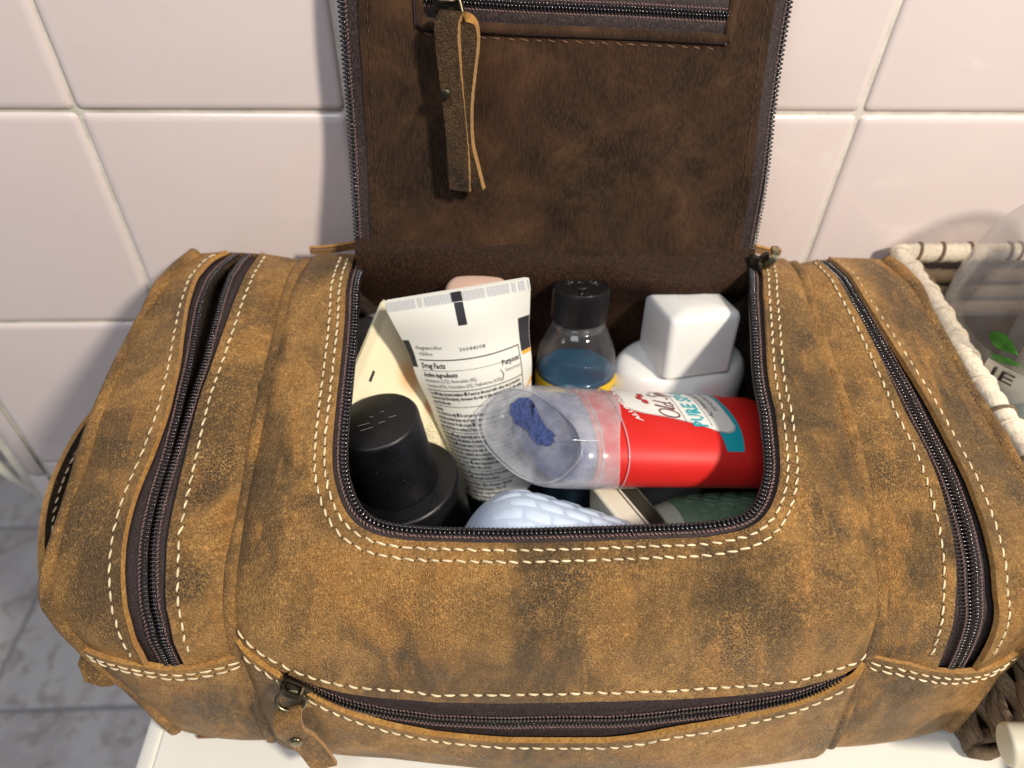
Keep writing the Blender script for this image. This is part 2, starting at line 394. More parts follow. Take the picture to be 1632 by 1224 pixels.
def Sc(u, s):
    u = np.asarray(u, float); s = np.asarray(s, float)
    y, z = cyz(s); ny, nz = cnorm(s)
    B = np.interp(s, [0, .03, .10, .15, .19, .22, SMAX], [.002, .004, .005, .007, .008, .007, .0005])
    au = np.abs(u)
    b = B*(1-au**5) - .0035*np.clip((au-.94)/.06, 0, 1)**2
    # soft slouch waves of the worked leather
    b = b + np.interp(s, [0, .12, .145, .172, .186, SMAX], [0, 0, 1, .9, .12, 0])*(1-au**4)*(
        .0008*np.sin(9.0*u+14*s+1.0)+.0006*np.sin(17*u-25*s+.5)
        + .0016*np.exp(-((u+.365+.9*(s-.15))/.045)**2)+.0017*np.exp(-((u-.155)/.04)**2)+.0019*np.exp(-((u-.715-.9*(s-.155))/.05)**2)
        - .0014*np.exp(-((u+.47)/.07)**2)-.0015*np.exp(-((u+.10)/.09)**2)-.0018*np.exp(-((u-.43)/.10)**2)-.0010*np.exp(-((u-.87)/.05)**2))
    x = cx(s)+u*HW
    return np.stack([x, y+ny*b+slouch(x, s), z+nz*b], -1)
SO = np.array([0, .02, .035, .052, .07, .093, .115, .133, .145, .151, .158, .166, .18, .195, .205, .215, SMAX])
XL = -np.array([.155, .164, .168, .1705, .1725, .1735, .1745, .1745, .1740, .1735, .170, .166, .163, .160, .158, .155, .150])
XR = np.array([.160, .165, .167, .1690, .1705, .1745, .178, .1795, .1795, .179, .177, .175, .172, .168, .166, .164, .160])
def Sp(side, u, s):
    u = np.asarray(u, float); s = np.asarray(s, float)
    y, z = cyz(s); ny, nz = cnorm(s)
    b0 = -.0035
    xi = cx(s)+side*HW; yi = y+ny*b0; zi = z+nz*b0
    xo = np.interp(s, SO, XL if side < 0 else XR)
    dz = np.interp(s, [0, .03, .1, .16, SMAX], [-.002, -.009, -.012, -.006, 0.])
    dy = np.interp(s, [0, .1, .15, .2, SMAX], [0, 0, .006, .009, .009])
    yo = y+dy; zo = z+dz
    k = u*u*(.55)+u*.45
    B = np.interp(s, [0, .03, .12, .2, SMAX], [.003, .006, .007, .006, .0005])
    b = B*np.clip(np.sin(np.pi*np.clip(u, 0, 1)), 0, 1)**.6
    x = xi+(xo-xi)*u
    return np.stack([x, yi+(yo-yi)*k+ny*b+slouch(x, s), zi+(zo-zi)*k+nz*b], -1)
# ------------------------------------------------------------------ the tiled wall, counter and floor
TS = .108; X0 = -.189; Z0 = .183
def tile_mesh(w=TS-.0013, h=TS-.0013, name='tile'):
    loops = [(0, .0042), (0, .0022), (.00035, .0012), (.0009, .0006), (.0018, .0002), (.0034, 0.)]
    V = []; F = []; m = 24
    for ins, dep in loops:
        a, b = w/2-ins, h/2-ins; r = .0022 if ins < .002 else .0012; pts = []
        for qx, qz, a0 in ((1, 1, 0), (-1, 1, 90), (-1, -1, 180), (1, -1, 270)):
            for t in np.linspace(0, 90, 6):
                an = math.radians(a0+t); pts.append((qx*(a-r)+r*math.cos(an), dep, qz*(b-r)+r*math.sin(an)))
        V += pts
    for i in range(len(loops)-1):
        for j in range(m): k = (j+1) % m; F.append((i*m+j, (i+1)*m+j, (i+1)*m+k, i*m+k))
    F.append(tuple((len(loops)-1)*m+j for j in range(m-1, -1, -1)))
    me = bpy.data.meshes.new(name); me.from_pydata(V, [], F); me.polygons.foreach_set('use_smooth', np.ones(len(F), bool)); me.update()
    return me
t = NT('pink_glazed_tile'); nn = t.noise(9, 3)
c = t.mix(t.rng(nn, .3, .7), srgb(219, 205, 200), srgb(226, 213, 208))
sp = t.voro(70, 'F1'); c = t.mix(t.rng(sp, .030, .018, 0, .8), c, srgb(250, 246, 240))
oi = t.n('ShaderNodeObjectInfo').outputs['Random']; c = t.mix(t.rng(oi, 0, 1, 0, .5), c, srgb(214, 202, 200)); c = t.mix(t.rng(t.noise(45, 5, .7), .58, .75, 0, .25), c, srgb(204, 192, 186))
t.set(c, t.rng(t.noise(60, 4, .7), .45, .75, .05, .14), spec=.5); t.bump(t.noise(24, 2), .12, .002); M['tile'] = t.m
t = NT('pale_grout'); c = t.ramp(t.noise(160, 5, .7), [(.3, srgb(196, 191, 178)), (.6, srgb(214, 210, 198)), (.8, srgb(224, 221, 210))]); c = t.mix(t.rng(t.noise(26, 4, .65), .48, .66, 0, .5), c, srgb(168, 164, 142))
t.set(c, .9, spec=.2); t.bump(t.noise(700, 3, .6), .4, .0005); M['grout'] = t.m
me = tile_mesh(); me.materials.append(M['tile'])
def boxgeo(x0, x1, y0, y1, z0, z1):
    V = [(x, y, z) for x in (x0, x1) for y in (y0, y1) for z in (z0, z1)]
    return V, [(0, 1, 3, 2), (4, 6, 7, 5), (0, 4, 5, 1), (2, 3, 7, 6), (0, 2, 6, 4), (1, 5, 7, 3)]
V, F = boxgeo(X0-TS-.0185, X0+6*TS, 0.0016, .075, -.80, Z0+3*TS)
wall = mesh('wall', V, F, M['grout'], None, False, kind='structure', label='pink glazed tile wall behind the bag')
for c_ in range(-1, 6):
    for r_ in range(-2, 4):
        o = bpy.data.objects.new('tile', me); link(o, wall)
        o.location = (X0+(c_+.5)*TS, rng.normal(0, .00015), Z0-(r_+.5)*TS)
        o.rotation_euler = (rng.normal(0, .0022), 0, rng.normal(0, .0022))
# bullnose trim pieces at the free left end of the wall
def trim_mesh():
    pr = [(.0085, .0), (.002, .0), (-.003, .0012), (-.0065, .004), (-.0085, .009), (-.0085, .03)]
    h = TS/2-.0011; V = []; F = []
    for z, e in ((-h, .001), (-h+.0012, 0), (h-.0012, 0), (h, .001)):
        for x, y in pr: V.append((x, y+e, z))
    n = len(pr)
    for i in range(3):
        for j in range(n-1): F.append((i*n+j, (i+1)*n+j, (i+1)*n+j+1, i*n+j+1))
    m = bpy.data.meshes.new('trim_tile'); m.from_pydata(V, [], F); m.polygons.foreach_set('use_smooth', np.ones(len(F), bool)); m.materials.append(M['tile']); m.update(); return m
tm = trim_mesh()
for r_ in range(-1, 7):
    o = bpy.data.objects.new('trim_tile', tm); link(o, wall); o.location = (X0-TS-.0098, 0, Z0-(r_+.5)*TS-.012)
# white cabinet top
M['white'] = plain('white_lacquer', srgb(226, 224, 214), .25, .02, 25, coat=.2)
def rrect(x0, x1, y0, y1, r, k=6):
    P = []
    for cx_, cy_, a0 in ((x1-r, y1-r, 0), (x0+r, y1-r, 90), (x0+r, y0+r, 180), (x1-r, y0+r, 270)):
        for t_ in np.linspace(0, 90, k): P.append((cx_+r*math.cos(math.radians(a0+t_)), cy_+r*math.sin(math.radians(a0+t_))))
    return np.array(P)
def stacked(name, levels, mat, parent=None, cap=True, **kw):
    V = np.vstack([np.column_stack([p, np.full(len(p), z)]) for p, z in levels]); n = len(levels[0][0]); F = []
    for i in range(len(levels)-1):
        for j in range(n): k = (j+1) % n; F.append((i*n+j, i*n+k, (i+1)*n+k, (i+1)*n+j))
    if cap: F.append(tuple(range(n-1, -1, -1))); F.append(tuple((len(levels)-1)*n+j for j in range(n)))
    return mesh(name, V, F, mat, parent, sharp=40, **kw)
rr = lambda i, r=.004: rrect(-.1668+i, .62-i, -.36+i, -.004-i*.2, max(r, .0006))
counter = stacked('counter', [(rr(.004), -.035), (rr(0), -.033), (rr(0), -.003), (rr(.0008), -.0012), (rr(.002), -.0002), (rr(.006), -.0002), (rr(.0068), -.0014), (rr(.0076), -.0014), (rr(.0084), -.0001)], M['white'], None, kind='structure')
V, F = boxgeo(-.155, .60, -.33, -.006, -.70, -.036)
cab = mesh('cabinet', V, F, M['white'], None, False, kind='structure')
# floor
t = NT('grey_marbled_floor'); v1 = t.noise(7, 6, .62, None, 1.2); v2 = t.noise(24, 4, .6, None, 1.6)
c = t.ramp(v1, [(.3, srgb(206, 196, 190)), (.5, srgb(238, 231, 224)), (.62, srgb(242, 235, 226)), (.75, srgb(212, 198, 184))])
c = t.mix(t.rng(v2, .54, .60, 0, .5), c, srgb(176, 154, 138)); t.set(c, .35); M['floor'] = t.m
V, F = boxgeo(-2.2, 1.5, -2.0, 2.2, -.75, -.7042)
fl = mesh('floor', V, F, plain('floor_grout', srgb(170, 168, 170), .9), None, False, kind='structure')
FT = .305
fm = tile_mesh(FT-.006, FT-.006, 'floor_tile'); fm.materials.append(M['floor'])
for i in range(-2, 3):
    for j in range(-2, 3):
        o = bpy.data.objects.new('floor_tile', fm); link(o, fl)
        o.location = (-.72+(i+.5)*FT, .127+(j+.5)*FT, -.70); o.rotation_euler = (-math.pi/2, 0, 0)
V, F = boxgeo(-1.6, -.34, .62, .66, -.70, .5)
mesh('far_wall', V, F, plain('dark_brown_panel', srgb(58, 46, 40), .6), None, False, kind='structure')
# white cord hanging by the wall end
P = catmull([(-.345, .012, .06), (-.341, .014, .0), (-.339, .016, -.05), (-.331, .018, -.076), (-.315, .018, -.092), (-.29, .014, -.10), (-.26, -.006, -.13), (-.25, -.006, -.2)], 60)
V, F = tubegeo(P, .0032, 10)
mesh('power_cord', V, F, plain('white_cord', srgb(214, 210, 198), .45), None, label='white electric cord hanging in a loop at the end of the tiled wall', category='cord')
# ------------------------------------------------------------------ the leather bag
BAG = thing('toiletry_bag', (0, -.1, 0), 'open worn tan leather toiletry bag standing on the white counter', 'bag')
def surfn(fn, u, s, e=.002):
    a = fn(u+e, s)-fn(u-e, s); b = fn(u, np.clip(s+.0008, 0, SMAX))-fn(u, np.clip(s-.0008, 0, SMAX))
    n = np.cross(a, b); n /= np.linalg.norm(n, axis=-1, keepdims=True)+1e-12
    return np.where((n[..., 2:]*.7-n[..., 1:2]) < 0, -n, n)
def on(fn, us, n, lift=0):
    q = resample(catmull(us, 200), n); P = fn(q[:, 0], q[:, 1]); N = surfn(fn, q[:, 0], q[:, 1])
    return P+N*lift, N
OPEN = [(-.797, .0), (-.776, .022), (-.753, .047), (-.736, .0966), (-.698, .1157), (-.623, .1276), (-.488, .1326), (-.2, .1345), (.0, .1347), (.25, .1345), (.478, .1336),
        (.611, .1289), (.694, .1146), (.728, .092), (.735, .0732), (.775, .047), (.835, .0088), (.845, .0)]
oq = catmull([(u*HW, s) for u, s in OPEN], 600); oq = resample(oq, 161)
def offs(q, d):                                   # offset outwards in (x,s)
    T = np.gradient(q, axis=0); T /= np.linalg.norm(T, axis=1, keepdims=True)+1e-12
    return q+d*np.stack([-T[:, 1], T[:, 0]], 1)*-1.
if offs(oq, .01)[0, 0] > oq[0, 0]: sgn = -1.
else: sgn = 1.
off = lambda d: offs(oq, d*sgn)
def scm(q, lift=0):
    u, s = q[:, 0]/HW, np.clip(q[:, 1], 0, SMAX); return Sc(u, s)+surfn(Sc, u, s)*lift
UPE = [(-1.0, .1640), (-.955, .1678), (-.893, .1736), (-.729, .1823), (-.581, .1858), (-.287, .1866), (.005, .1866), (.393, .1858), (.7, .1850), (.901, .1840), (1.0, .1815)]
upe = catmull(UPE, 300); up_s = lambda u: np.interp(u, upe[:, 0], upe[:, 1])
LOE = [(-1.0, .1652), (-.92, .1722), (-.848, .1795), (-.702, .1926), (-.565, .2010), (-.409, .2050), (-.229, .2068), (-.004, .2074), (.194, .2068), (.386, .2010), (.592, .1965), (.802, .1915), (.934, .1865), (1.0, .1835)]
loe = catmull(LOE, 300); lo_s = lambda u: np.interp(u, loe[:, 0], loe[:, 1])
# outer boundary matched to the inner rim: left seam, front seam, right seam
n = len(oq); out = np.zeros_like(oq)
ia = int(np.argmin(np.abs(oq[:, 1]-.108)+1e3*(oq[:, 0] > 0))); ib = int(np.argmin(np.abs(oq[:, 1]-.108)+1e3*(oq[:, 0] < 0)))
ja = int(np.argmin(np.abs(oq[:, 0]+.060)+1e3*(oq[:, 1] < .12))); jb = int(np.argmin(np.abs(oq[:, 0]-.060)+1e3*(oq[:, 1] < .12)))
for i in range(n):
    x, s = oq[i]
    if i <= ia: out[i] = (-HW, s)
    elif i < ja:
        f = (i-ia)/(ja-ia)
        if f < .5: out[i] = (-HW, oq[ia, 1]+(up_s(-1.)-oq[ia, 1])*f*2)
        else: u = -1+(oq[ja, 0]/HW+1)*(f-.5)*2; out[i] = (u*HW, up_s(u))
    elif i <= jb: out[i] = (x, up_s(x/HW))
    elif i < ib:
        f = (i-jb)/(ib-jb)
        if f < .5: u = oq[jb, 0]/HW+(1-oq[jb, 0]/HW)*f*2; out[i] = (u*HW, up_s(u))
        else: out[i] = (HW, up_s(1.)+(oq[ib, 1]-up_s(1.))*(f-.5)*2)
    else: out[i] = (HW, s)
vv = np.concatenate([[0, .02, .05], np.linspace(.1, 1, 34)]); G = np.zeros((n, len(vv), 3))
for j, v in enumerate(vv):
    q = oq*(1-v)+out*v; G[:, j] = scm(q)
# leather thins and curls down a touch at the rim
G[:, 0] -= np.array([0, 0, .0006])
main = slab('main_panel', G, .0018, [M['leather'], M['edge']], BAG, (0, -.5, 1))
up_ = lambda q, l: (scm(q, l), surfn(Sc, q[:, 0]/HW, np.clip(q[:, 1], 0, SMAX)))
for d in (.0026, .0060):
    q = off(d); q = q[(q[:, 1] > .003)]; P, N = up_(q, .0002); stitches('stitching', P, N, .0043, .0036, .00041, M['thread'], main)
q = np.column_stack([np.linspace(-.985, .985, 200)*HW, up_s(np.linspace(-.985, .985, 200))-.0042]); P, N = up_(q, .0002)
stitches('stitching', P, N, .0047, .0039, .00047, M['thread'], main)
# front pocket panel below its zip
uu = np.linspace(-1, 1, 121); ws = np.linspace(0, 1, 16); G = np.zeros((121, 16, 3))
for j, w in enumerate(ws):
    s = lo_s(uu)+(SMAX-lo_s(uu))*w; G[:, j] = Sc(uu, s)+surfn(Sc, uu, s)*(.0012*np.exp(-w*6)[()] if True else 0)
fp = slab('front_pocket_panel', G, .0020, [M['leather'], M['edge']], BAG, (0, -1, .3))
q = np.column_stack([np.linspace(-.97, .97, 200)*HW, lo_s(np.linspace(-.97, .97, 200))+.0030]); P, N = up_(q, .0014)
stitches('stitching', P, N, .0046, .0038, .00043, M['thread'], fp)

def teeth_row(A, P, N, B, pitch, ln, r, ph=0., m=0):
    """coil teeth: small rounded bars lying across the path"""
    L = arclen(P); k = int(L[-1]/pitch-ph); t = (np.arange(k)+.5+ph)*pitch; SV, SF = stitchgeo()
    ip = lambda X: np.stack([np.interp(t, L, X[:, i]) for i in range(3)], 1)
    C, NN, BB = ip(P), ip(N), ip(B)
    for i in range(k):
        n_ = NN[i]/np.linalg.norm(NN[i]); b = BB[i]/np.linalg.norm(BB[i]); e = np.cross(n_, b)
        A.add(C[i]+SV[:, 2:]*ln/2*b+SV[:, :1]*r*e+SV[:, 1:2]*r*1.15*n_, SF, m)
def ribbon(a, b, k=5, sag=0., N=None):
    w = np.linspace(0, 1, k)[None, :, None]; G = a[:, None]*(1-w)+b[:, None]*w
    if N is not None: G = G+N[:, None]*(sag*np.sin(np.pi*w))
    return G
def sheet(name, G, mat, parent, **kw):
    return mesh(name, G.reshape(-1, 3), gfaces(*G.shape[:2]), mat, parent, **kw)
def zipper(name, fn, edgeA, edgeB, tA, tB, parent, n=140, depth=.0016, pitch=.00135, **kw):
    """two tapes running from leather edges A and B to their rows of teeth tA and tB, all given in surface (u,s)"""
    ev = lambda q, l: fn(q[:, 0], q[:, 1])+surfn(fn, q[:, 0], q[:, 1])*l
    G1 = ribbon(ev(edgeA, -depth), ev(tA, -depth*.8)); G2 = ribbon(ev(tB, -depth*.8), ev(edgeB, -depth))
    A = Acc(); A.add(G1.reshape(-1, 3), gfaces(*G1.shape[:2])); A.add(G2.reshape(-1, 3), gfaces(*G2.shape[:2]))
    z = A.build(name, M['tape'], parent, **kw)
    T = Acc()
    for q, e, ph in ((tA, edgeA, 0.), (tB, edgeB, .5)):
        P = ev(q, -.0004); N = surfn(fn, q[:, 0], q[:, 1]); E = fn(e[:, 0], e[:, 1])-fn(q[:, 0], q[:, 1])
        E = E/(np.linalg.norm(E, axis=1, keepdims=True)+1e-9); E = E-(E*N).sum(1, keepdims=True)*N; E /= np.linalg.norm(E, axis=1, keepdims=True)+1e-9
        teeth_row(T, P+E*.0007, N, E, pitch, .0024, .00043, ph)
    T.build('teeth', M['teeth'], z, kind='stuff')
    for q, e in ((tA, edgeA), (tB, edgeB)):
        N = surfn(fn, q[:, 0], q[:, 1]); E = fn(e[:, 0], e[:, 1])-fn(q[:, 0], q[:, 1]); l = np.linalg.norm(E, axis=1, keepdims=True); E = E/(l+1e-9)
        P = ev(q, -.0003)+E*np.minimum(.0022, l*.8); stitches('thread', P, N, .00135, .0015, .00028, M['thread_d'], z, .55, .2)
    return z
u = np.linspace(-.86, .92, 160)
eA = np.column_stack([u, up_s(u)-.003]); eB = np.column_stack([u, lo_s(u)+.003])
mid = up_s(u)+(lo_s(u)-up_s(u))*np.interp(u, [-.86, -.6, 0, .5, .92], [.75, .62, .52, .58, .75]); g = .00075
fz = zipper('front_zipper', Sc, eA, eB, np.column_stack([u, mid-g]), np.column_stack([u, mid+g]), BAG, depth=.0024)
# lining sheet behind the front zip
uu = np.linspace(-.97, .97, 60); G = np.stack([Sc(uu, up_s(uu)-.006+(lo_s(uu)+.006-up_s(uu)+.006)*w)-surfn(Sc, uu, up_s(uu))*.0045 for w in np.linspace(0, 1, 8)], 1)
sheet('zip_backing', G, M['lining'], fz)

# ---- side pockets
U_IN = {-1: [(.40, 0), (.345, .014), (.313, .029), (.325, .0588), (.345, .0808), (.330, .1123), (.326, .1297), (.308, .1411), (.301, .1554), (.313, .1635), (.318, .1755)],
        1: [(.242, 0), (.257, .025), (.292, .0451), (.319, .0676), (.332, .0878), (.358, .1038), (.349, .1304), (.333, .1487), (.342, .1608), (.385, .1850)]}
U_OUT = {-1: [(.70, 0), (.735, .008), (.668, .0258), (.604, .0411), (.538, .0594), (.512, .0782), (.520, .0923), (.545, .1105), (.554, .1255), (.540, .1375), (.515, .1508), (.535, .1614), (.563, .1755)],
         1: [(.360, 0), (.368, .0265), (.426, .052), (.490, .0749), (.520, .0966), (.524, .1236), (.530, .149), (.574, .1589), (.624, .1709), (.666, .1900)]}
BAND = {-1: [(0, .1743), (.19, .1745), (.40, .1744), (.563, .1722), (.763, .1705), (1, .1690)], 1: [(0, .1806), (.19, .1812), (.345, .1834), (.563, .1860), (.80, .1870), (1, .1830)]}
def fu(tab):
    c = catmull([(b, a) for a, b in tab], 300); o = np.argsort(c[:, 0]); return lambda s: np.interp(s, c[o, 0], c[o, 1])
for sd, nm in ((-1, 'left'), (1, 'right')):
    fn = (lambda k: (lambda a, b: Sp(k, a, b)))(sd); ui, uo = fu(U_IN[sd]), fu(U_OUT[sd]); bb = catmull(BAND[sd], 200); band = lambda a: np.interp(a, bb[:, 0], bb[:, 1])
    mat = M['leather_b'] if sd < 0 else M['leather']
    # leather either side of the zip
    ss = np.linspace(0, 1, 100); w = np.concatenate([[0, .04], np.linspace(.1, .9, 12), [.96, 1]])
    def panel(ua, ub, lift0, lift1):
        G = np.zeros((100, len(w), 3))
        for j, k in enumerate(w):
            s = ss*np.interp(.5, [0, 1], [.178, .178]) if sd < 0 else ss*.187
            a = ua(s)*(1-k)+ub(s)*k; G[:, j] = fn(a, s)+surfn(fn, a, s)*(lift0*(1-k)**6+lift1*k**6)
        return G
    zero = lambda s: np.zeros_like(s); one = lambda s: np.ones_like(s)
    p1 = slab('side_pocket_panel', panel(zero, ui, 0, .0008), .0018, [mat, M['edge']], BAG, (0, -.4, 1))
    p2 = slab('side_pocket_panel', panel(uo, one, .0012, 0), .0018, [mat, M['edge']], BAG, (0, -.4, 1))
    s = np.linspace(.002, .170 if sd < 0 else .181, 200)
    dI = np.interp(s, [0, .18], [.052, .056]); dO = np.interp(s, [0, .03, .06, .18], [.055, .045, .06, .072])
    for pp, a in ((p1, ui(s)-dI), (p2, uo(s)+dO)):
        N = surfn(fn, a, s); stitches('stitching', fn(a, s)+N*.0005, N, .0045, .0036, .00041, M['thread'], pp)
    # zip between them
    s = np.linspace(.0, .176 if sd < 0 else .186, 150); a, b = ui(s), uo(s)
    if sd < 0:
        gap = np.interp(s, [0, .012, .035, .06, .085, .1], [.10, .22, .30, .22, .08, 0.]); cen = np.interp(s, [0, .03, .09, .18], [.50, .52, .48, .40])
    else:
        gap = np.interp(s, [0, .03, .08, .14, .186], [0., 0, 0, 0, .0]); cen = np.interp(s, [0, .05, .1, .14, .186], [.45, .46, .46, .48, .52])
    k1, k2 = np.clip(cen-gap/2, .06, .94), np.clip(cen+gap/2, .06, .94); wd = np.maximum((b-a)*.064, .003); ga = .0009/.064
    tA = np.column_stack([a+(b-a)*k1-ga*.8, s]); tB = np.column_stack([a+(b-a)*k2+ga*.8, s])
    sz = zipper('side_zipper', fn, np.column_stack([a-.03, s]), np.column_stack([b+.03, s]), tA, tB, BAG, depth=.0020 if sd < 0 else .0026)
    # pocket lining underneath
    G = np.stack([fn(a-.12+(b-a+.24)*k, s)-surfn(fn, a, s)*(.004+.011*math.sin(math.pi*k)) for k in np.linspace(0, 1, 9)], 1)
    sheet('pocket_lining', G, M['lining'], sz)
    # lower band with doubled stitching
    ua = np.linspace(0, 1, 50); ws = np.linspace(0, 1, 14); G = np.zeros((50, 14, 3))
    for j, k in enumerate(ws):
        sj = band(ua)+(SMAX-band(ua))*k; G[:, j] = fn(ua, sj)+surfn(fn, ua, sj)*.0016*np.interp(k, [0, .4, 1], [1, .5, 0])
    pb = slab('side_pocket_band', G, .0022, [mat, M['edge']], BAG, (0, -1, .3))
    for d in (.0026, .0052):
        q = np.linspace(.015, .985, 120); sj = band(q)+d; N = surfn(fn, q, sj); stitches('stitching', fn(q, sj)+N*.0018, N, .0046, .0038, .00043, M['thread'], pb)
    # piping along both seams
    s = np.linspace(.0, SMAX-.009, 160); ny, nz = cnorm(s)
    for u0, r, lf in ((0., .0031, -.0004), (1., .0034, .0002)):
        P = fn(np.full_like(s, u0), s)+np.stack([0*s, ny, nz], 1)*lf
        if u0 == 1.: P[:, 0] -= sd*.0012
        P = P+np.stack([.0005*np.sin(70*s+sd), 0*s, .0004*np.sin(95*s)], 1)
        rr_ = r*(1+.06*np.sin(150*s)+.05*rng.normal(0, 1, len(s)).cumsum()*0); 
        V, F = tubegeo(P, rr_, 12); pi = mesh('piping', V, F, M['leather_c'], BAG)
        # overlapped joint of the piping
        k = 46 if u0 == 0 else 60
        V, F = tubegeo(P[k:k+5], np.array([.95, 1.14, 1.16, 1.12, .95])*r, 12); mesh('piping_joint', V, F, M['leather_c'], pi)
        # seam flange: fills the valley next to the piping
    # end panel
    s = np.linspace(0, SMAX, 60); E0 = fn(np.ones_like(s), s); bot = np.column_stack([np.full(60, sd*.150), np.interp(s, [0, SMAX], [-.020, -.172]), np.full(60, .002)])
    rows = []
    for k in np.linspace(0, 1, 8):
        R_ = E0*(1-k)+bot*k; R_[:, 0] += sd*.004*math.sin(math.pi*k)-sd*.0012; rows.append(R_)
    sheet('end_panel', np.stack(rows, 1), mat, BAG)
# back and bottom
x = np.linspace(-.168, .172, 40); 
def topback(x):
    if abs(x-cx(0)) <= HW: return Sc((x-cx(0))/HW, np.array(0.))
    sd = -1 if x < 0 else 1; xo = (XL if sd < 0 else XR)[0]; xi = float(cx(0)+sd*HW); return Sp(sd, np.clip((x-xi)/(xo-xi), 0, 1), np.array(0.))
tp = np.array([topback(v) for v in np.linspace(XL[0]+.001, XR[0]-.001, 60)]); bt = tp.copy(); bt[:, 1] = np.maximum(tp[:, 1]+.004, -.024); bt[:, 2] = .002
G = np.stack([tp*(1-k)+bt*k+np.array([0, .003*math.sin(math.pi*k), 0]) for k in np.linspace(0, 1, 8)], 1)
sheet('back_panel', G, M['leather'], BAG)
V, F = boxgeo(-.144, .150, -.176, -.028, .0004, .0022); mesh('bottom_panel', V, F, M['leather'], BAG, False)

# ---- main zipper half along the rim of the opening
q0 = off(-.0000); q1 = off(-.0046)
A0 = scm(off(.002), -.0020); A1 = scm(q1, -.0030)
N0 = surfn(Sc, oq[:, 0]/HW, np.clip(oq[:, 1], 0, SMAX))
G = ribbon(A0, A1, 5); mz = sheet('main_zipper', G, M['tape'], BAG)
E = A0-A1; E /= np.linalg.norm(E, axis=1, keepdims=True); T = Acc(); teeth_row(T, A1+N0*.0009+E*.0010, N0, E, .00160, .0032, .00060)
V, F = tubegeo(A1-N0*.0002+E*.0002, .0007, 8); T.add(V, F); T.build('teeth', M['teeth'], mz, kind='stuff')
for d, r in ((.0031, .00036),):
    stitches('thread', A1+E*d+N0*.0006, N0, .0015, .0017, r, M['thread_d'], mz, .5, .2)
# ---- dark inside lining
loop = scm(off(.001), -.0040); back = np.stack([np.linspace(loop[-1], loop[0], 40)[1:-1][:, k] for k in range(3)], 1)
LP = np.vstack([loop, back]); ctr = np.array([.002, -.095, 0]); rows = [LP]
ang = np.arctan2(LP[:, 1]-ctr[1], LP[:, 0]-ctr[0])
def sq(a, hx, hy, p=5): c_, s_ = np.cos(a), np.sin(a); r = (np.abs(c_/hx)**p+np.abs(s_/hy)**p)**(-1/p); return np.stack([r*c_, r*s_], 1)
for z, hx, hy in ((.098, .098, .067), (.07, .104, .070), (.035, .104, .072), (.008, .098, .068), (.0045, .05, .03), (.004, .002, .001)):
    xy = ctr[:2]+sq(ang, hx, hy); rows.append(np.column_stack([xy+.0008*np.sin(9*ang+z*90)[:, None], np.full(len(LP), z)]))
rows[1][:, 2] = np.minimum(.098, LP[:, 2]-.006)
G = np.stack(rows, 1); mesh('inner_lining', G.reshape(-1, 3), gfaces(*G.shape[:2], wu=True), M['lining'], BAG)

# ---- flap standing open against the wall
FB = np.array([.0060, -.0285, .1335]); FA = np.array([.9993, 0, -.037]); FU = np.array([.012, .165, .986]); FU /= np.linalg.norm(FU); FN = np.cross(FA, FU); FN /= np.linalg.norm(FN)
if FN[1] > 0: FN = -FN
def FLP(a, h, l=0.):
    a = np.asarray(a, float); h = np.asarray(h, float); wv = .0016*np.sin(34*a+24*h)+.0013*np.sin(52*h-21*a+1)+.0012*np.sin(88*a)*np.sin(40*h+.4)+.0012*np.sin(140*a+60*h)*np.exp(-((h-.03)/.04)**2)
    l = np.asarray(l, float)+wv
    return FB+a[..., None]*FA+h[..., None]*FU+l[..., None]*FN
HF = .142
def fwid(h, w):                                  # half width with rounded top corners
    return np.where(h > HF-.03, w-.03+np.sqrt(np.maximum(.03**2-(h-(HF-.03))**2, 0)), w)
hh = np.linspace(0, HF-.0005, 70); sw = np.linspace(-1, 1, 60)
wL = lambda h: fwid(h, np.interp(h, [0, .06, .14], [.0795, .0775, .0740]))
wR = lambda h: fwid(h, np.interp(h, [0, .06, .14], [.0815, .0765, .0735]))
G = np.stack([np.stack([FLP(np.where(k < 0, k*wL(h), k*wR(h)), h, .0012-.0007*abs(k)**10) for k in sw]) for h in hh], 1)
flap = slab('flap', G, .0016, [M['suede'], M['suede']], BAG, FN)
G = np.stack([np.stack([FLP(np.where(k < 0, k*(wL(h)+.001), k*(wR(h)+.001)), h*1.005, -.0028) for k in sw]) for h in hh], 1)
slab('flap_leather', G, .0018, [M['leather'], M['edge']], flap, -FN)
# zip tape and teeth round the flap
hs = np.linspace(-.002, HF-.03, 90); an = np.linspace(0, np.pi/2, 30)[1:]
def rim(e):
    Lp = [(-(np.interp(h, [0, .06, .14], [.0795, .0775, .0740])+e), h) for h in hs]
    l0, r0 = np.interp(HF-.03, [0, .06, .14], [.0795, .0775, .0740]), np.interp(HF-.03, [0, .06, .14], [.0815, .0765, .0735])
    ca = [(-(l0-.03)-(.03+e)*math.cos(t_), HF-.03+(.03+e)*math.sin(t_)) for t_ in an]; cb = [((r0-.03)+(.03+e)*math.cos(t_), HF-.03+(.03+e)*math.sin(t_)) for t_ in an[::-1]]
    Rp = [(np.interp(h, [0, .06, .14], [.0815, .0765, .0735])+e, h) for h in hs[::-1]]
    return np.array(Lp+ca+cb+Rp)
Ra, Rb = rim(-.001), rim(.0064); Ta = FLP(Ra[:, 0], Ra[:, 1], .0000); Tb = FLP(Rb[:, 0], Rb[:, 1], -.0008)
fzp = sheet('flap_zipper', ribbon(Ta, Tb, 5), M['tape'], flap.parent)
E = Ta-Tb; E /= np.linalg.norm(E, axis=1, keepdims=True); NN = np.tile(FN, (len(Ta), 1)); T = Acc()
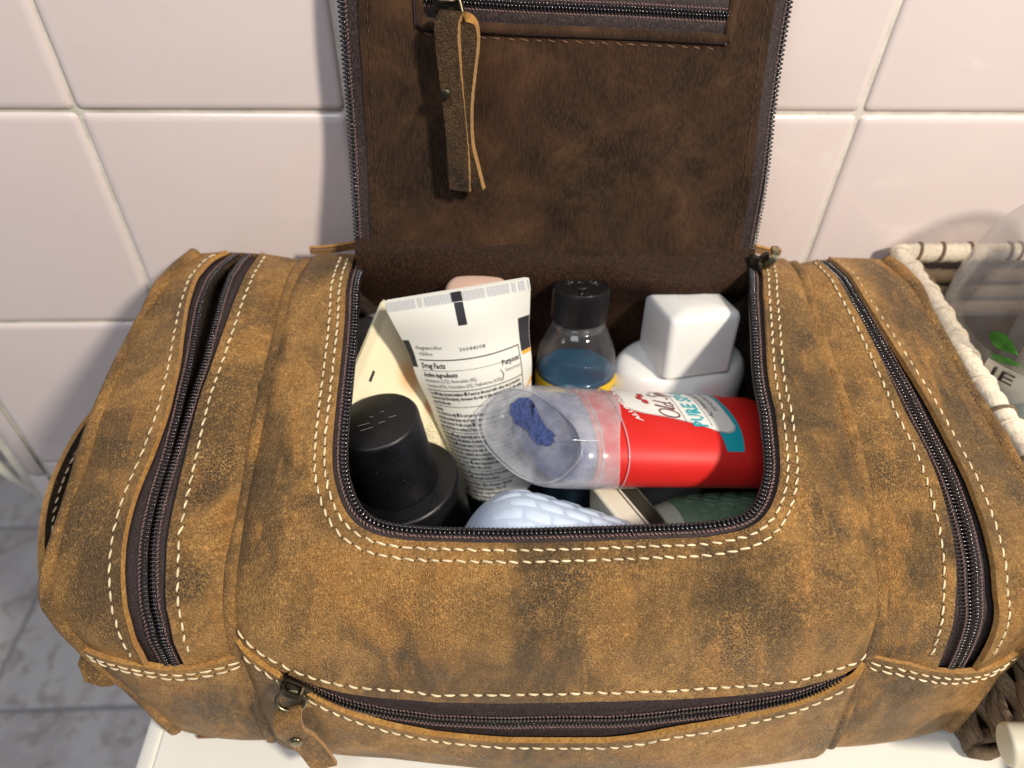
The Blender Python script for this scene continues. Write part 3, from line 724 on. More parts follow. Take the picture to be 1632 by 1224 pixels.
teeth_row(T, Tb+E*.0003, NN, E, .00160, .0030, .00058); V, F = tubegeo(Tb+E*.0008, .0006, 8); T.add(V, F); T.build('teeth', M['teeth'], fzp, kind='stuff')
stitches('thread', Tb+E*.0019+NN*.0003, NN, .0015, .0017, .0003, M['thread_d'], fzp, .5, .2)
R1 = rim(-.0032); P = FLP(R1[:, 0], R1[:, 1], .0013); stitches('stitching', P, NN, .0042, .0030, .00018, M['thread_s'], flap)
# zipped inner pocket of the flap
a = np.linspace(-.0545, .0585, 90); hz = .0950-(a+.05)*.004
def strip(h0, h1, l, a_=a): return np.stack([FLP(a_, hz+h0+(h1-h0)*k, l+.0005*math.sin(math.pi*k)) for k in np.linspace(0, 1, 5)], 1)
pz = sheet('flap_pocket_zipper', np.concatenate([strip(-.0062, 0, .0017), strip(0, .0062, .0017)], 1), M['tape'], BAG)
T = Acc(); P = FLP(a, hz, .0024); EU = np.tile(FU, (len(a), 1)); NF = np.tile(FN, (len(a), 1))
teeth_row(T, P+EU*.0006, NF, EU, .0013, .0022, .00042); teeth_row(T, P-EU*.0006, NF, EU, .0013, .0022, .00042, .5); T.build('teeth', M['teeth'], pz, kind='stuff')
for d in (.0021, -.0021): stitches('thread', P+EU*d-NF*.0003, NF, .0013, .0015, .00028, M['thread_d'], pz, .5, .2)
for s_ in (-1, 1):                               # turned suede lips
    V, F = tubegeo(FLP(a, hz+s_*.0078, .0012), .0021, 10); lip = mesh('suede_lip', V, F, M['suede'], pz)
    P = FLP(a, hz+s_*.0112, .0013); stitches('stitching', P, NF, .0050, .0030, .00026, M['thread_b'], pz, .25)
for e_ in (-1, 1):
    aa = a[0] if e_ < 0 else a[-1]; hm = hz[0] if e_ < 0 else hz[-1]; V, F = tubegeo(FLP(np.full(12, aa), hm+np.linspace(-.0085, .0085, 12), .0014), .0020, 10); mesh('suede_lip', V, F, M['suede'], pz)
# twill gusset between flap and bag
a = np.linspace(-.086, .088, 80); pf = [(.0000, .0045), (-.0035, .0015), (-.0060, -.004), (-.0068, -.011), (-.0050, -.019), (-.0020, -.030), (.001, -.060), (.002, -.1)]
pf = catmull(pf, 60); G = np.zeros((80, len(pf), 3))
for j, (dy, dz) in enumerate(pf):
    wv = .0008*np.sin(60*a+j*.1)+.0014*np.sin(24*a+1.5)*min(1, j/20); bul = .006*np.exp(-((a-.055)/.025)**2)*math.exp(-((j-22)/9)**2)
    G[:, j] = FB+a[:, None]*FA+np.stack([0*a, dy-wv*min(1, j/12)-bul+.0008, dz+0*a], 1)
sheet('gusset', G, M['gusset'], BAG)
# raw leather corner tabs where the flap leaves the bag
for xs, x1 in ((-.104, -.077), (.112, .092)):
    k = np.linspace(0, 1, 12); P0 = np.stack([xs+(x1-xs)*k, -.0165+.0*k-.004*k, .1265+.0065*k**1.4], 1)
    if xs < 0: P0[:, 1] += .004
    G = np.stack([P0+np.array([0, .0028*w, -.0035*w*w+.0012*math.sin(w*3)]) for w in np.linspace(0, 1, 6)], 1); slab('hinge_strip', G, .002, [M['edge'], M['edge']], BAG, (0, -.3, 1))

# ---- zip sliders and leather pulls
def strap(name, P, W, width, th, mat, parent, n=60, rough=.00025):
    """flat leather strap following P, W = width direction"""
    P = resample(catmull(P, 300), n); W = np.asarray(W, float); W = np.tile(W/np.linalg.norm(W), (n, 1)) if W.ndim == 1 else W
    w = np.linspace(-.5, .5, 9); wd = width*(1+rng.normal(0, .012, n))
    G = P[:, None]+w[None, :, None]*wd[:, None, None]*W[:, None]
    T_ = np.gradient(P, axis=0); return slab(name, G, th, [mat, M['edge'], mat], parent)
def torus(c, R_, r, ax, ex, ey=1., n=28):
    ax = np.asarray(ax, float)/np.linalg.norm(ax); ex = np.asarray(ex, float); ex = ex-ex.dot(ax)*ax; ex /= np.linalg.norm(ex); e2 = np.cross(ax, ex)
    t_ = np.linspace(0, 2*np.pi, n, endpoint=False); P = np.asarray(c)+R_*(np.cos(t_)[:, None]*ex+ey*np.sin(t_)[:, None]*e2); V = []; F = []
    for i in range(n):
        o = P[i]-np.asarray(c); o /= np.linalg.norm(o)
        for k in range(8): a_ = k/8*2*np.pi; V.append(P[i]+r*(math.cos(a_)*o+math.sin(a_)*ax))
    for i in range(n):
        for k in range(8): F.append((i*8+k, ((i+1) % n)*8+k, ((i+1) % n)*8+(k+1) % 8, i*8+(k+1) % 8))
    return np.array(V), F
def slider(c, T_, N_, parent, mat, L=.0095, Wd=.0072):
    """shield-shaped slider body with bridge"""
    c = np.asarray(c, float); T_ = np.asarray(T_, float)/np.linalg.norm(T_); N_ = np.asarray(N_, float); N_ = N_-N_.dot(T_)*T_; N_ /= np.linalg.norm(N_); B_ = np.cross(N_, T_)
    out = [(-.5, .30), (-.42, .42), (-.1, .46), (.2, .5), (.45, .5), (.5, .42), (.42, .12), (.34, 0), (.42, -.12), (.5, -.42), (.45, -.5), (.2, -.5), (-.1, -.46), (-.42, -.42), (-.5, -.30)]
    A = Acc(); n_ = len(out)
    for z0, z1 in ((.0010, .0021), (-.0016, -.0008)):
        V = [c+T_*L*x+B_*Wd*y*k+N_*z for z, k in ((z0, .95), (z0+.0003, 1.), (z1-.0003, 1.), (z1, .92)) for x, y in out]
        F = [(i*n_+j, i*n_+(j+1) % n_, (i+1)*n_+(j+1) % n_, (i+1)*n_+j) for i in range(3) for j in range(n_)]+[tuple(range(n_-1, -1, -1)), tuple(3*n_+j for j in range(n_))]
        A.add(np.array(V), F)
    br = [c+T_*L*x+N_*z for x, z in ((-.38, .0018), (-.36, .0036), (-.2, .0046), (.1, .0044), (.22, .0036), (.24, .0018))]
    V, F = tubegeo(resample(catmull(br, 40), 18), .0011, 8); A.add(V, F)
    s_ = A.build('slider', mat, parent, sharp=35); return s_
# front zip: slider, ring and folded pull
uS, sS = -.815, .1800
cS = Sc(np.array(uS), np.array(sS))+surfn(Sc, np.array(uS), np.array(sS))*.0006; nS = surfn(Sc, np.array(uS), np.array(sS)); tS = Sc(np.array(uS+.05), np.array(sS+.0035))-Sc(np.array(uS), np.array(sS))
sl = slider(cS, tS, nS, fz, M['gunmetal'], .0105, .0078)
rc = cS+nS*.0042+np.array([-.0012, 0, -.0045]); V, F = torus(rc, .0048, .00075, nS+np.array([.3, 0, .5]), (1, 0, -.2), .78); A = Acc(); A.add(V, F); A.build('pull_ring', M['brass'], fz)
r0 = rc+np.array([-.0005, -.0012, -.0035])
pl = strap('leather_pull', [r0+np.array(p) for p in [(.0045, .0035, -.024), (.0030, .0030, -.016), (.0012, .0036, -.008), (.0, .0022, -.002), (-.0004, -.0010, .0012), (-.0008, -.0042, -.002), (-.0006, -.0052, -.008), (.0010, -.0042, -.017), (.0036, -.0050, -.027), (.0062, -.0068, -.038)]], (1, .15, .12), .0092, .0016, M['leather_e'], fz, 90)
V, F = lathe(rnd([(1e-6, -.0006), (.0022, -.0006), (.0021, .0004), (.0012, .0008), (1e-6, .0009)], .0003), 20, r0+np.array([.0004, -.0062, -.0128]), (0, -1, .25)); mesh('rivet', V, F, M['brass'], pl)
# main zip slider at the right hinge
cM = np.array([.0955, -.0335, .1305]); sl = slider(cM, (-.25, .35, .9), (-.35, -.9, .3), mz, M['gunmetal'], .0095, .0085)
V, F = tubegeo(resample(catmull([cM+np.array(p) for p in [(.0005, -.003, .001), (.0025, -.0045, .0045), (.004, -.003, .007), (.0045, .001, .0075)]], 40), 14), .0014, 8, sec=[(1, .9), (-1, .9), (-1, -.9), (1, -.9)]); mesh('slider_bridge', V, F, M['brass'], mz, sharp=30)
# flap pocket slider with long folded pull
cF = FLP(np.array(-.0445), np.array(.0956), .0028); sl = slider(cF, FA, FN, pz, M['gunmetal'], .0105, .0085)
wr = [cF+FA*.0035+FN*.0035+FU*.002, cF+FA*.0052+FN*.0045-FU*.004, cF+FA*.0062+FN*.0052-FU*.0115]
V, F = tubegeo(resample(catmull(wr, 40), 14), .00075, 8); mesh('pull_ring', V, F, M['brass'], pz)
pc = cF-FU*.0040+FN*.0040-FA*.0012
loopP = [pc+FU*(-h)+FN*l+FA*x for h, l, x in [(.0600, .0012, .0105), (.051, .0006, .0082), (.042, .0006, .0062), (.03, .0008, .0060), (.018, .0010, .0072), (.008, .0014, .0084), (.0015, .0022, .0076),
         (-.0012, .0034, .0042), (-.0005, .0046, .0020), (.004, .0052, .0006), (.014, .0044, .0010), (.028, .0036, .0024), (.042, .0040, .0036), (.053, .0042, .0040), (.0615, .0034, .0042)]]
Wd = FA*.80+FN*.30
pl = strap('leather_pull', loopP, Wd, .0086, .0032, M['leather_d'], pz, 110)
V, F = lathe(rnd([(1e-6, -.0006), (.0020, -.0006), (.0019, .0004), (.001, .0007), (1e-6, .0008)], .0003), 20, pc-FU*.0255+FN*.0050+FA*.0010-FA*.0012, FN); mesh('rivet', V, F, M['gunmetal'], pl)

# ---- carrying handle on the left end
HP = [(-.171, -.060, .098), (-.182, -.066, .092), (-.1935, -.080, .084), (-.1975, -.098, .079), (-.1965, -.115, .076), (-.1905, -.134, .074), (-.1835, -.150, .070), (-.1745, -.161, .064), (-.165, -.166, .058), (-.160, -.164, .050)]
P = resample(catmull(HP, 300), 80); T_ = np.gradient(P, axis=0); T_ /= np.linalg.norm(T_, axis=1, keepdims=True)
W = np.tile(np.array([.35, .10, -.93]), (80, 1)); hwid = np.interp(np.linspace(0, 1, 80), [0, .6, .85, 1], [.020, .020, .013, .010]); W -= (W*T_).sum(1, keepdims=True)*T_; W /= np.linalg.norm(W, axis=1, keepdims=True)
w = np.linspace(0, 1, 9); G = P[:, None]+w[None, :, None]*hwid[:, None, None]*W[:, None]
hd = slab('handle', G, .0030, [M['leather_d'], M['edge'], M['leather_b']], BAG, (1, 0, .3))
N = np.cross(T_, W); N *= np.sign((N*np.array([1, 0, .2])).sum(1).mean()); stitches('stitching', P[6:-8]+W[6:-8]*.0032+N[6:-8]*.0002, N[6:-8], .0044, .0036, .00042, M['thread'], hd)
# tab that the handle is sewn to
tp_ = np.array([[-.1665, -.1645, .062], [-.1600, -.1700, .057], [-.1545, -.1735, .053]]); 
G = np.stack([resample(catmull(tp_, 60), 14)+np.array([.0022*k, .0, -.0235*k])+np.array([-.0026, -.001, 0]) for k in np.linspace(0, 1, 8)], 1)
tb = slab('handle_tab', G, .0022, [M['leather_b'], M['edge'], M['leather_b']], BAG, (-.5, -1, .2))
for k in (.15, .93):
    j = G[:, int(k*7)]; Nn = np.tile(np.array([-.4, -.9, .1]), (len(j), 1)); stitches('stitching', j, Nn, .0046, .0036, .00041, M['thread'], tb)
# ------------------------------------------------------------------ lettering wrapped on real surfaces
_tc = {}
def glyphs(s, size, res=1, bold=False):
    k = (s, res, bold)
    if k not in _tc:
        cu = bpy.data.curves.new('t', 'FONT'); cu.body = s; cu.size = 1; cu.resolution_u = res
        if bold: cu.offset = .03
        o = bpy.data.objects.new('t', cu); COL.objects.link(o); bpy.context.view_layer.update()
        m = bpy.data.meshes.new_from_object(o.evaluated_get(bpy.context.evaluated_depsgraph_get()))
        V = np.array([v.co[:2] for v in m.vertices]).reshape(-1, 2); F = [tuple(p.vertices) for p in m.polygons]
        _tc[k] = (V, F); bpy.data.objects.remove(o); bpy.data.curves.remove(cu); bpy.data.meshes.remove(m)
    V, F = _tc[k]; return V*size, F
def put(A, fn, s, x, y, size, align='L', sx=1., bold=False, width=None, m=0, rot=None, res=1, shear=0.):
    """fn(a,b) maps flat print coordinates to the surface; b grows upwards in reading direction"""
    V, F = glyphs(s, size, res, bold)
    if len(V) == 0: return
    V = V.copy(); w0 = V[:, 0].max()
    if width: V[:, 0] *= width/w0
    else: V[:, 0] *= sx
    w0 = V[:, 0].max()
    if align == 'R': V[:, 0] -= w0
    if align == 'C': V[:, 0] -= w0/2
    V[:, 0] += shear*V[:, 1]
    A.add(fn(V[:, 0]+x, V[:, 1]+y), F, m)
def bar(A, fn, x0, x1, y0, y1, k=16, kv=2, m=0):
    X = np.linspace(x0, x1, k); G = np.stack([fn(X, np.full(k, y)) for y in np.linspace(y0, y1, kv)], 1); A.add(G.reshape(-1, 3), gfaces(k, kv), m)

def script(A, fn, x, y, h, w):
    """hand-written brand word drawn as thin pen strokes"""
    ar = lambda cx_, cy_, rx, ry, a0, a1, n=22: [(cx_+rx*math.cos(math.radians(t_)), cy_+ry*math.sin(math.radians(t_))) for t_ in np.linspace(a0, a1, n)]
    st = [ar(.50, .52, .42, .52, 100, 480, 40), [(1.02, .1), (1.22, .75), (1.30, 1.02), (1.20, 1.0), (1.12, .4), (1.18, .06), (1.32, .1)], ar(1.58, .24, .20, .22, 60, 400)+[(1.86, 1.02), (1.78, .35), (1.82, .06), (1.98, .1)],
          [(2.95, .82), (2.86, 1.0), (2.62, .98), (2.55, .78), (2.72, .58), (2.86, .38), (2.78, .10), (2.52, .0), (2.34, .14)], [(3.02, .44), (3.06, .1), (3.02, -.42)], ar(3.22, .24, .18, .22, 170, -150), [(3.54, .44), (3.54, .10), (3.64, .05), (3.74, .12)], ar(3.57, .62, .03, .03, 0, 360, 8),
          ar(3.98, .24, .18, .22, 50, 320), [(4.24, .22), (4.52, .28)]+ar(4.40, .25, .15, .20, 10, 320)+[(4.72, .16)]]
    for s_ in st:
        P = resample(catmull(s_, 120), 36); T_ = np.gradient(P, axis=0); T_ /= np.linalg.norm(T_, axis=1, keepdims=True)+1e-9; N_ = np.stack([-T_[:, 1], T_[:, 0]], 1)*w*(.8+.7*np.abs(T_[:, 1:2])); P = P*h; P[:, 0] += .28*P[:, 1]
        G = np.stack([fn(x+(P+N_*k)[:, 0], y+(P+N_*k)[:, 1]) for k in (-1, 1)], 1); A.add(G.reshape(-1, 3), gfaces(36, 2))
# ------------------------------------------------------------------ squeeze tubes
def squeeze(A_, B_, bot, facing, crimp=.005):
    A_, B_, bot = (np.array(p, float) for p in (A_, B_, bot)); c = (A_+B_)/2; wd = np.linalg.norm(B_-A_); ex = (B_-A_)/wd
    ax = bot-c; L = np.linalg.norm(ax); ax /= L; f = np.array(facing, float); f -= f.dot(ax)*ax; f -= f.dot(ex)*ex; f /= np.linalg.norm(f); r = wd/np.pi
    e2 = ex-ex.dot(ax)*ax; e2 /= np.linalg.norm(e2)
    def S(a, b, lift=0., back=False):
        """a: arc length from the front centre line, b: distance down from the crimped end"""
        a = np.asarray(a, float); b = np.asarray(b, float); v = np.clip(b/L, 0, 1); k = np.clip((v-crimp/L)/(1-crimp/L), 0, 1)**.85
        sg = -1. if back else 1.
        th = a/r; px = (1-k)*a+k*r*np.sin(th); pz = (1-k)*.0006*sg+k*r*np.cos(th)*sg
        nx = k*np.sin(th); nz = sg*((1-k)+k*np.cos(th)); nl = np.sqrt(nx*nx+nz*nz)+1e-9
        e = ex*(1-k[..., None])+e2*k[..., None]
        return c+b[..., None]*ax+(px+lift*nx/nl)[..., None]*e+(pz+lift*nz/nl)[..., None]*f
    return S, L, wd, r, ax, f, e2, c
def tube_body(S, L, wd, nb=50, na=40, dent=None):
    a = np.linspace(-wd/2, wd/2, na); b = np.concatenate([np.linspace(0, .006, 7), np.linspace(.006, L, nb)[1:]]); rows = []
    for bb in b:
        fr = S(a, np.full(na, bb), 0 if dent is None else dent(a, bb)); bk = S(a[::-1][1:-1], np.full(na-2, bb), 0, True); rows.append(np.vstack([fr, bk]))
    G = np.stack(rows, 1); n = G.shape[0]; F = gfaces(n, G.shape[1], wu=True)
    F.append(tuple(i*G.shape[1] for i in range(n))); F.append(tuple(i*G.shape[1]+G.shape[1]-1 for i in range(n-1, -1, -1)))
    return G.reshape(-1, 3), F
# ---- printed sunscreen tube
SUN = thing('squeeze_tube', (-.018, -.072, .01), 'white squeeze tube printed with black Drug Facts text, crimped end up', 'tube')
S, L, wd, r, ax, f, e2, c = squeeze((-.0647, -.0665, .1369), (-.0085, -.0626, .1448), (-.0200, -.0745, .040), (.05, -.85, .5))
M['tubewhite'] = plain('white_tube_plastic', srgb(232, 230, 220), .38, .02, 60, spec=.45)
M['ink'] = plain('black_print', srgb(26, 24, 26), .5, .1); M['inkb'] = plain('grey_black_print', srgb(48, 48, 52), .45, .1)
M['orange'] = plain('orange_print', srgb(238, 172, 48), .45, .05)
dent = lambda a, b: .0010*np.sin(95*a+1.2)*np.exp(-((b-.020)/.016)**2)+.0006*np.sin(200*b)*np.exp(-((b-.03)/.03)**2)
V, F = tube_body(S, L, wd, dent=dent); body = mesh('tube_body', V, F, M['tubewhite'], SUN, sharp=60)
SL = lambda d: (lambda a, b: S(a, -np.asarray(b), d+(dent(np.asarray(a), -np.asarray(b)))))
T0 = SL(.00012)
# pressed ribs of the crimp
A = Acc()
for k in range(64):
    x = -wd/2+.0006+(wd-.0012)*k/63
    if rng.random() < .12: continue
    bar(A, SL(.00022), x-.00016, x+.00016, -.0047-.0003*rng.random(), -.0006, 2)
A.build('crimp_ribs', plain('crimp_shade', srgb(196, 201, 210), .3), body, kind='stuff', smooth=False)
A = Acc(); cxm = -.0005
bar(A, SL(.00024), cxm-.0021, cxm+.0021, -.0046, -.0004, 4); bar(A, T0, cxm-.0016, cxm+.0020, -.0142, -.0050, 4, 4); A.build('registration_mark', M['inkb'], body, smooth=False)
A = Acc(); x0, x1 = -.0235, .0212
put(A, T0, '•Fragrance-free', x0, -.0242, .0027, width=.0125); put(A, T0, '•Oil-free', x0+.0006, -.0270, .0027, width=.0070); put(A, T0, '30044008', -.0040, -.0256, .0026, width=.0108)
bar(A, T0, x0, x1, -.0292, -.0287, 24); put(A, T0, 'Drug Facts', x0+.0008, -.0325, .0034, bold=True, width=.0115)
bar(A, T0, x0, x1, -.0337, -.0335, 24); put(A, T0, 'Active ingredients', x0+.0008, -.0365, .0030, bold=True, width=.0160); put(A, T0, 'Purpose', x1-.0006, -.0352, .0034, 'R', bold=True, width=.0085)
put(A, T0, 'Avobenzone (2.7%), Homosalate (4%),', x0+.0008, -.0391, .0024, width=.0235); put(A, T0, 'Octisalate (4.5%), Octocrylene (6%), Oxybenzone (4.5%)', x0+.0008, -.0417, .0024, width=.0335)
put(A, T0, '}', .0108, -.0408, .0060, sx=.8); put(A, T0, 'Sunscreen', x1-.0006, -.0384, .0024, 'R', width=.0075); bar(A, T0, .0125, x1-.0085, -.0386, -.0385, 4)
b = -.0430; bar(A, T0, x0, x1, b-.0004, b, 24)
lines = ['Uses ■ helps prevent sunburn ■ if used as directed with other sun protection', 'measures (see Directions), decreases the risk of skin cancer and early skin aging', 'caused by the sun', None,
         'Warnings', 'For external use only ■ Do not use on damaged or broken skin ■ When', 'using this product keep out of eyes. Rinse with water to remove. ■ Stop use', 'and ask a doctor if rash occurs ■ Keep out of reach of children. If swallowed,', 'get medical help or contact a Poison Control Center right away.', None,
         'Directions ■ apply generously and evenly 15 minutes before sun exposure', 'reapply: ■ after 80 minutes of swimming or sweating ■ immediately after', 'towel drying ■ at least every 2 hours ■ Sun Protection Measures. Spending', 'time in the sun increases your risk of skin cancer and early skin aging. To', 'decrease this risk, regularly use a sunscreen with broad spectrum SPF and',
         'other sun protection measures including: ■ limit time in the sun, especially', 'from 10 a.m. – 2 p.m. ■ wear long-sleeve shirts, pants, hats and sunglasses', '■ children under 6 months: Ask a doctor', None,
         'Other information ■ protect this product from excessive', 'heat and direct sun ■ may stain some fabrics', None,
         'Inactive ingredients Water, Silica, Beeswax, Styrene/', 'Acrylates Copolymer, Glyceryl Stearate, PEG-100', 'Stearate, Ethylhexylglycerin, Cetyl Dimethicone,', 'Coconut Alcohol, Sodium Polyacrylate, Dimethicone', 'Polymer, Xanthan Gum, Methylparaben, Fragrance', 'Disodium EDTA, Phenoxyethanol, Triethanolamine']
b -= .0004
for s_ in lines:
    if s_ is None: b -= .0010; bar(A, T0, x0, x1, b-.0003, b, 24); b -= .0003; continue
    b -= .00235; w_ = min(x1-x0-.0016, len(s_)*.00062*.9); put(A, T0, s_, x0+.0008, b, .0024, width=w_, bold=True)
bar(A, T0, x1, x1+.0004, b-.002, -.0287, 2, 40)
A.build('drug_facts_print', M['ink'], body, smooth=False, kind='stuff')
A = Acc(); bar(A, T0, .0226, wd/2-.0002, -.0325, -.0170, 6, 10); A.build('side_band', M['inkb'], body)
A = Acc(); bar(A, T0, -wd/2+.0002, -.0252, -.0325, -.0195, 4, 10); A.build('side_band', M['inkb'], body)
A = Acc(); bar(A, T0, .0229, wd/2-.0003, -.0342, -.0326, 6, 3)
for k in range(3): X = np.linspace(.0226, wd/2-.0002, 6); G = np.stack([T0(X, -.052-.010*k+(X-.0226)*.9-h) for h in (0, .0022)], 1); A.add(G.reshape(-1, 3), gfaces(6, 2))
A.build('orange_stripe', M['orange'], body)
pr = rnd([(1e-6, 0), (r*1.0, 0), (r*1.02, .004), (r*1.0, .024), (r*.92, .0265), (1e-6, .027)], .002); V, F = lathe(pr, 40, c+ax*L, ax); mesh('flip_cap', V, F, plain('black_cap', srgb(24, 23, 25), .4), SUN, sharp=50)

# ---- cream tube lying behind the black bottle
CRT = thing('squeeze_tube', (-.042, -.066, .01), 'plain cream squeeze tube with orange smear, slanting behind the black bottle', 'tube')
t = NT('cream_tube_plastic'); base = t.mix(t.rng(t.noise(30, 3), .3, .7), srgb(232, 222, 184), srgb(238, 230, 198))
sp = t.voro(1100, 'F1'); pos = t.n('ShaderNodeNewGeometry').outputs['Position']
def near(p, r0, r1):
    d = t.n('ShaderNodeVectorMath', operation='DISTANCE'); t.lk(pos, d.inputs[0]); d.inputs[1].default_value = p; return t.rng(d.outputs['Value'], r0, r1, 1, 0, True)
base = t.mix(t.math('MULTIPLY', near((-.0575, -.0620, .093), .002, .011), .7), base, srgb(214, 146, 66))
base = t.mix(t.math('MULTIPLY', near((-.0490, -.0680, .080), .001, .006), .8), base, srgb(206, 110, 52))
base = t.mix(t.math('MULTIPLY', near((-.043, -.072, .064), .012, .020), t.rng(sp, .25, .5, .7, 0)), base, srgb(132, 118, 84)); t.set(base, .4); M['cream'] = t.m
S, L, wd, r, ax, f, e2, c = squeeze((-.0685, -.0460, .1225), (-.0890, -.1060, .0990), (-.0460, -.0610, .036), (-.05, -.45, .9))
V, F = tube_body(S, L, wd); cb = mesh('tube_body', V, F, M['cream'], CRT, sharp=60)
A = Acc(); bar(A, lambda a, b: S(a, -np.asarray(b), .0001), -.0045, .0006, -.0098, -.0086, 6); A.build('registration_mark', M['ink'], cb, smooth=False)
V, F = lathe(rnd([(1e-6, 0), (r, 0), (r*.96, .016), (1e-6, .017)], .002), 36, c+ax*L, ax); mesh('flip_cap', V, F, plain('tan_cap', srgb(206, 168, 110), .4), CRT, sharp=50)

# ---- black cologne bottle with cylindrical cap
BLK = thing('cologne_bottle', (-.0505, -.1085, .006), 'matte black cologne bottle with dusty round cap, front left corner of bag', 'bottle')
b0 = np.array([-.0505, -.1085, .006]); top = np.array([-.0680, -.1000, .1055]); axb = top-b0; Lb = np.linalg.norm(axb); axb /= Lb
t = NT('matte_black_dusty'); ds = t.voro(520, 'F1'); dm = t.math('MULTIPLY', t.rng(ds, .13, .05, 0, 1), t.rng(t.noise(70, 3), .52, .68, 0, 1))
c_ = t.mix(dm, srgb(14, 14, 17), srgb(120, 110, 96)); c_ = t.mix(t.rng(t.noise(45, 4), .5, .75, 0, .3), c_, srgb(34, 32, 30)); t.set(c_, t.rng(t.noise(150, 4), .3, .7, .34, .5), spec=.5); M['mblack'] = t.m
V, F = lathe(rnd([(1e-6, 0), (.0245, 0), (.0248, .004), (.0248, Lb-.0355), (.0240, Lb-.0343), (.0130, Lb-.0341), (.0130, Lb-.0335), (1e-6, Lb-.0334)], .0012), 72, b0, axb); mesh('bottle_body', V, F, M['mblack'], BLK, sharp=50)
V, F = lathe(rnd([(.0150, Lb-.0338), (.0164, Lb-.0338), (.0165, Lb-.001), (.0158, Lb), (1e-6, Lb+.0001)], .0008), 72, b0, axb); cp = mesh('bottle_cap', V, F, M['mblack'], BLK, sharp=50)
ex = np.array([.98, .20, 0]); ex -= ex.dot(axb)*axb; ex /= np.linalg.norm(ex); ey = np.cross(axb, ex); A = Acc()
fl_ = lambda a, b: top+np.asarray(a)[..., None]*ex+np.asarray(b)[..., None]*ey+axb*.00032
for x0_, x1_, y0_ in ((-.0072, -.0026, -.0012), (-.0064, -.0016, -.0042), (.0006, .0034, -.0028), (.0048, .0078, -.0012), (-.0022, -.0010, .0022), (.0022, .0036, .0034)): bar(A, fl_, x0_, x1_, y0_, y0_+.00022, 2)
A.build('cap_emblem', plain('worn_silver_print', srgb(150, 148, 146), .4), cp, smooth=False)

# ---- clear bottle of blue liquid
BLU = thing('clear_bottle', (.0165, -.062, .006), 'small clear bottle of blue liquid with ribbed black cap and yellow label', 'bottle')
b0 = np.array([.0165, -.0615, .011]); tp = np.array([.0163, -.0410, .1245]); axb = tp-b0; Lb = np.linalg.norm(axb); axb /= Lb
pr = rnd([(1e-6, 0), (.0178, 0), (.0183, .003), (.0183, .076), (.0176, .084), (.0128, .0955), (.0108, .0975), (.0108, .1025)], .005, 5)
M['clear'] = clearplastic('clear_plastic', (.97, .98, .98), .015, .14); V, F = lathe(pr, 56, b0, axb); mesh('bottle_body', V, F[:-1] if False else F, M['clear'], BLU, sharp=60)
t = NT('blue_liquid'); t.set(t.mix(t.rng(t.noise(60, 3), .3, .7), srgb(20, 58, 84), srgb(34, 84, 112)), .12, spec=.6); M['bluel'] = t.m
V, F = lathe(rnd([(1e-6, .001), (.0168, .001), (.0172, .004), (.0172, .0745), (.0165, .0752), (1e-6, .0744)], .001), 48, b0, axb); mesh('blue_liquid', V, F, M['bluel'], BLU, sharp=60)
exb = np.array([1., 0, 0])-axb*axb[0]; exb /= np.linalg.norm(exb); eyb = np.cross(axb, exb)
def cyl(rad, th0=-np.pi/2): return lambda a, b: b0+np.asarray(b)[..., None]*axb+rad*(np.cos(np.asarray(a)/rad+th0)[..., None]*exb+np.sin(np.asarray(a)/rad+th0)[..., None]*eyb)
ct = lambda x: .0738-.0070*np.exp(-(x/.0045)**2)
X = np.linspace(-.030, .030, 50)
def lband(r_, h0, h1): fn = cyl(r_); return np.stack([fn(X, ct(X)-h0-(h1-h0)*k) for k in np.linspace(0, 1, 4)], 1)
G = lband(.01842, 0, .0050); lb = sheet('bottle_label', G, plain('yellow_label', srgb(236, 200, 42), .4), BLU); G = lband(.01842, .0050, .045); sheet('label_panel', G, plain('white_label', srgb(226, 224, 216), .45), lb)
A = Acc(); G = lband(.01846, .0050, .0054); A.add(G.reshape(-1, 3), gfaces(*G.shape[:2])); fn = cyl(.01848); put(A, lambda a, b: fn(a, b), 'MALLET', -.0125, .0695, .0018, width=.006); A.build('label_print', M['ink'], lb)
t = NT('black_ribbed_cap'); t.set(srgb(24, 23, 24), .32, spec=.5); M['bcap'] = t.m
n_ = 88; a_ = np.linspace(0, 2*np.pi, n_*2, endpoint=False); rr_ = np.where(np.arange(n_*2) % 2 == 0, .01255, .01215)
rowsP = [(.1010, .97, 0), (.1016, 1, 1), (.1150, .985, 1), (.1158, .96, 0), (.1160, .93, 0)]; V = []; F = []
for h, k, rb in rowsP: rad = (rr_ if rb else np.full(n_*2, .0124))*k; V.append(b0+axb*h+rad[:, None]*(np.cos(a_)[:, None]*exb+np.sin(a_)[:, None]*eyb))
m_ = n_*2
for i in range(4):
    for j in range(m_): k = (j+1) % m_; F.append((i*m_+j, i*m_+k, (i+1)*m_+k, (i+1)*m_+j))
F.append(tuple(4*m_+j for j in range(m_))); F.append(tuple(range(m_-1, -1, -1))); bc = mesh('bottle_cap', np.vstack(V), F, M['bcap'], BLU, sharp=25)
A = Acc(); tpc = b0+axb*.1160
V, F = torus(tpc, .0112, .0004, axb, exb, 1., 40); A.add(V, F)
V, F = torus(tpc, .0032, .0004, axb, exb, 1., 20); A.add(V, F)
for k in range(3):
    an = k*2*np.pi/3+.4; d = math.cos(an)*exb+math.sin(an)*eyb; e = np.cross(axb, d)
    V, F = tubegeo([tpc+d*.0042, tpc+d*.0070, tpc+d*.0094], [.0004, .0009, .0008], 6); A.add(V, F)
    for q in (-.0016, .0016): V, F = tubegeo([tpc+d*.0045+e*q, tpc+d*.0085+e*q*1.6], .0003, 5); A.add(V, F)
A.build('cap_emblem', M['bcap'], bc)
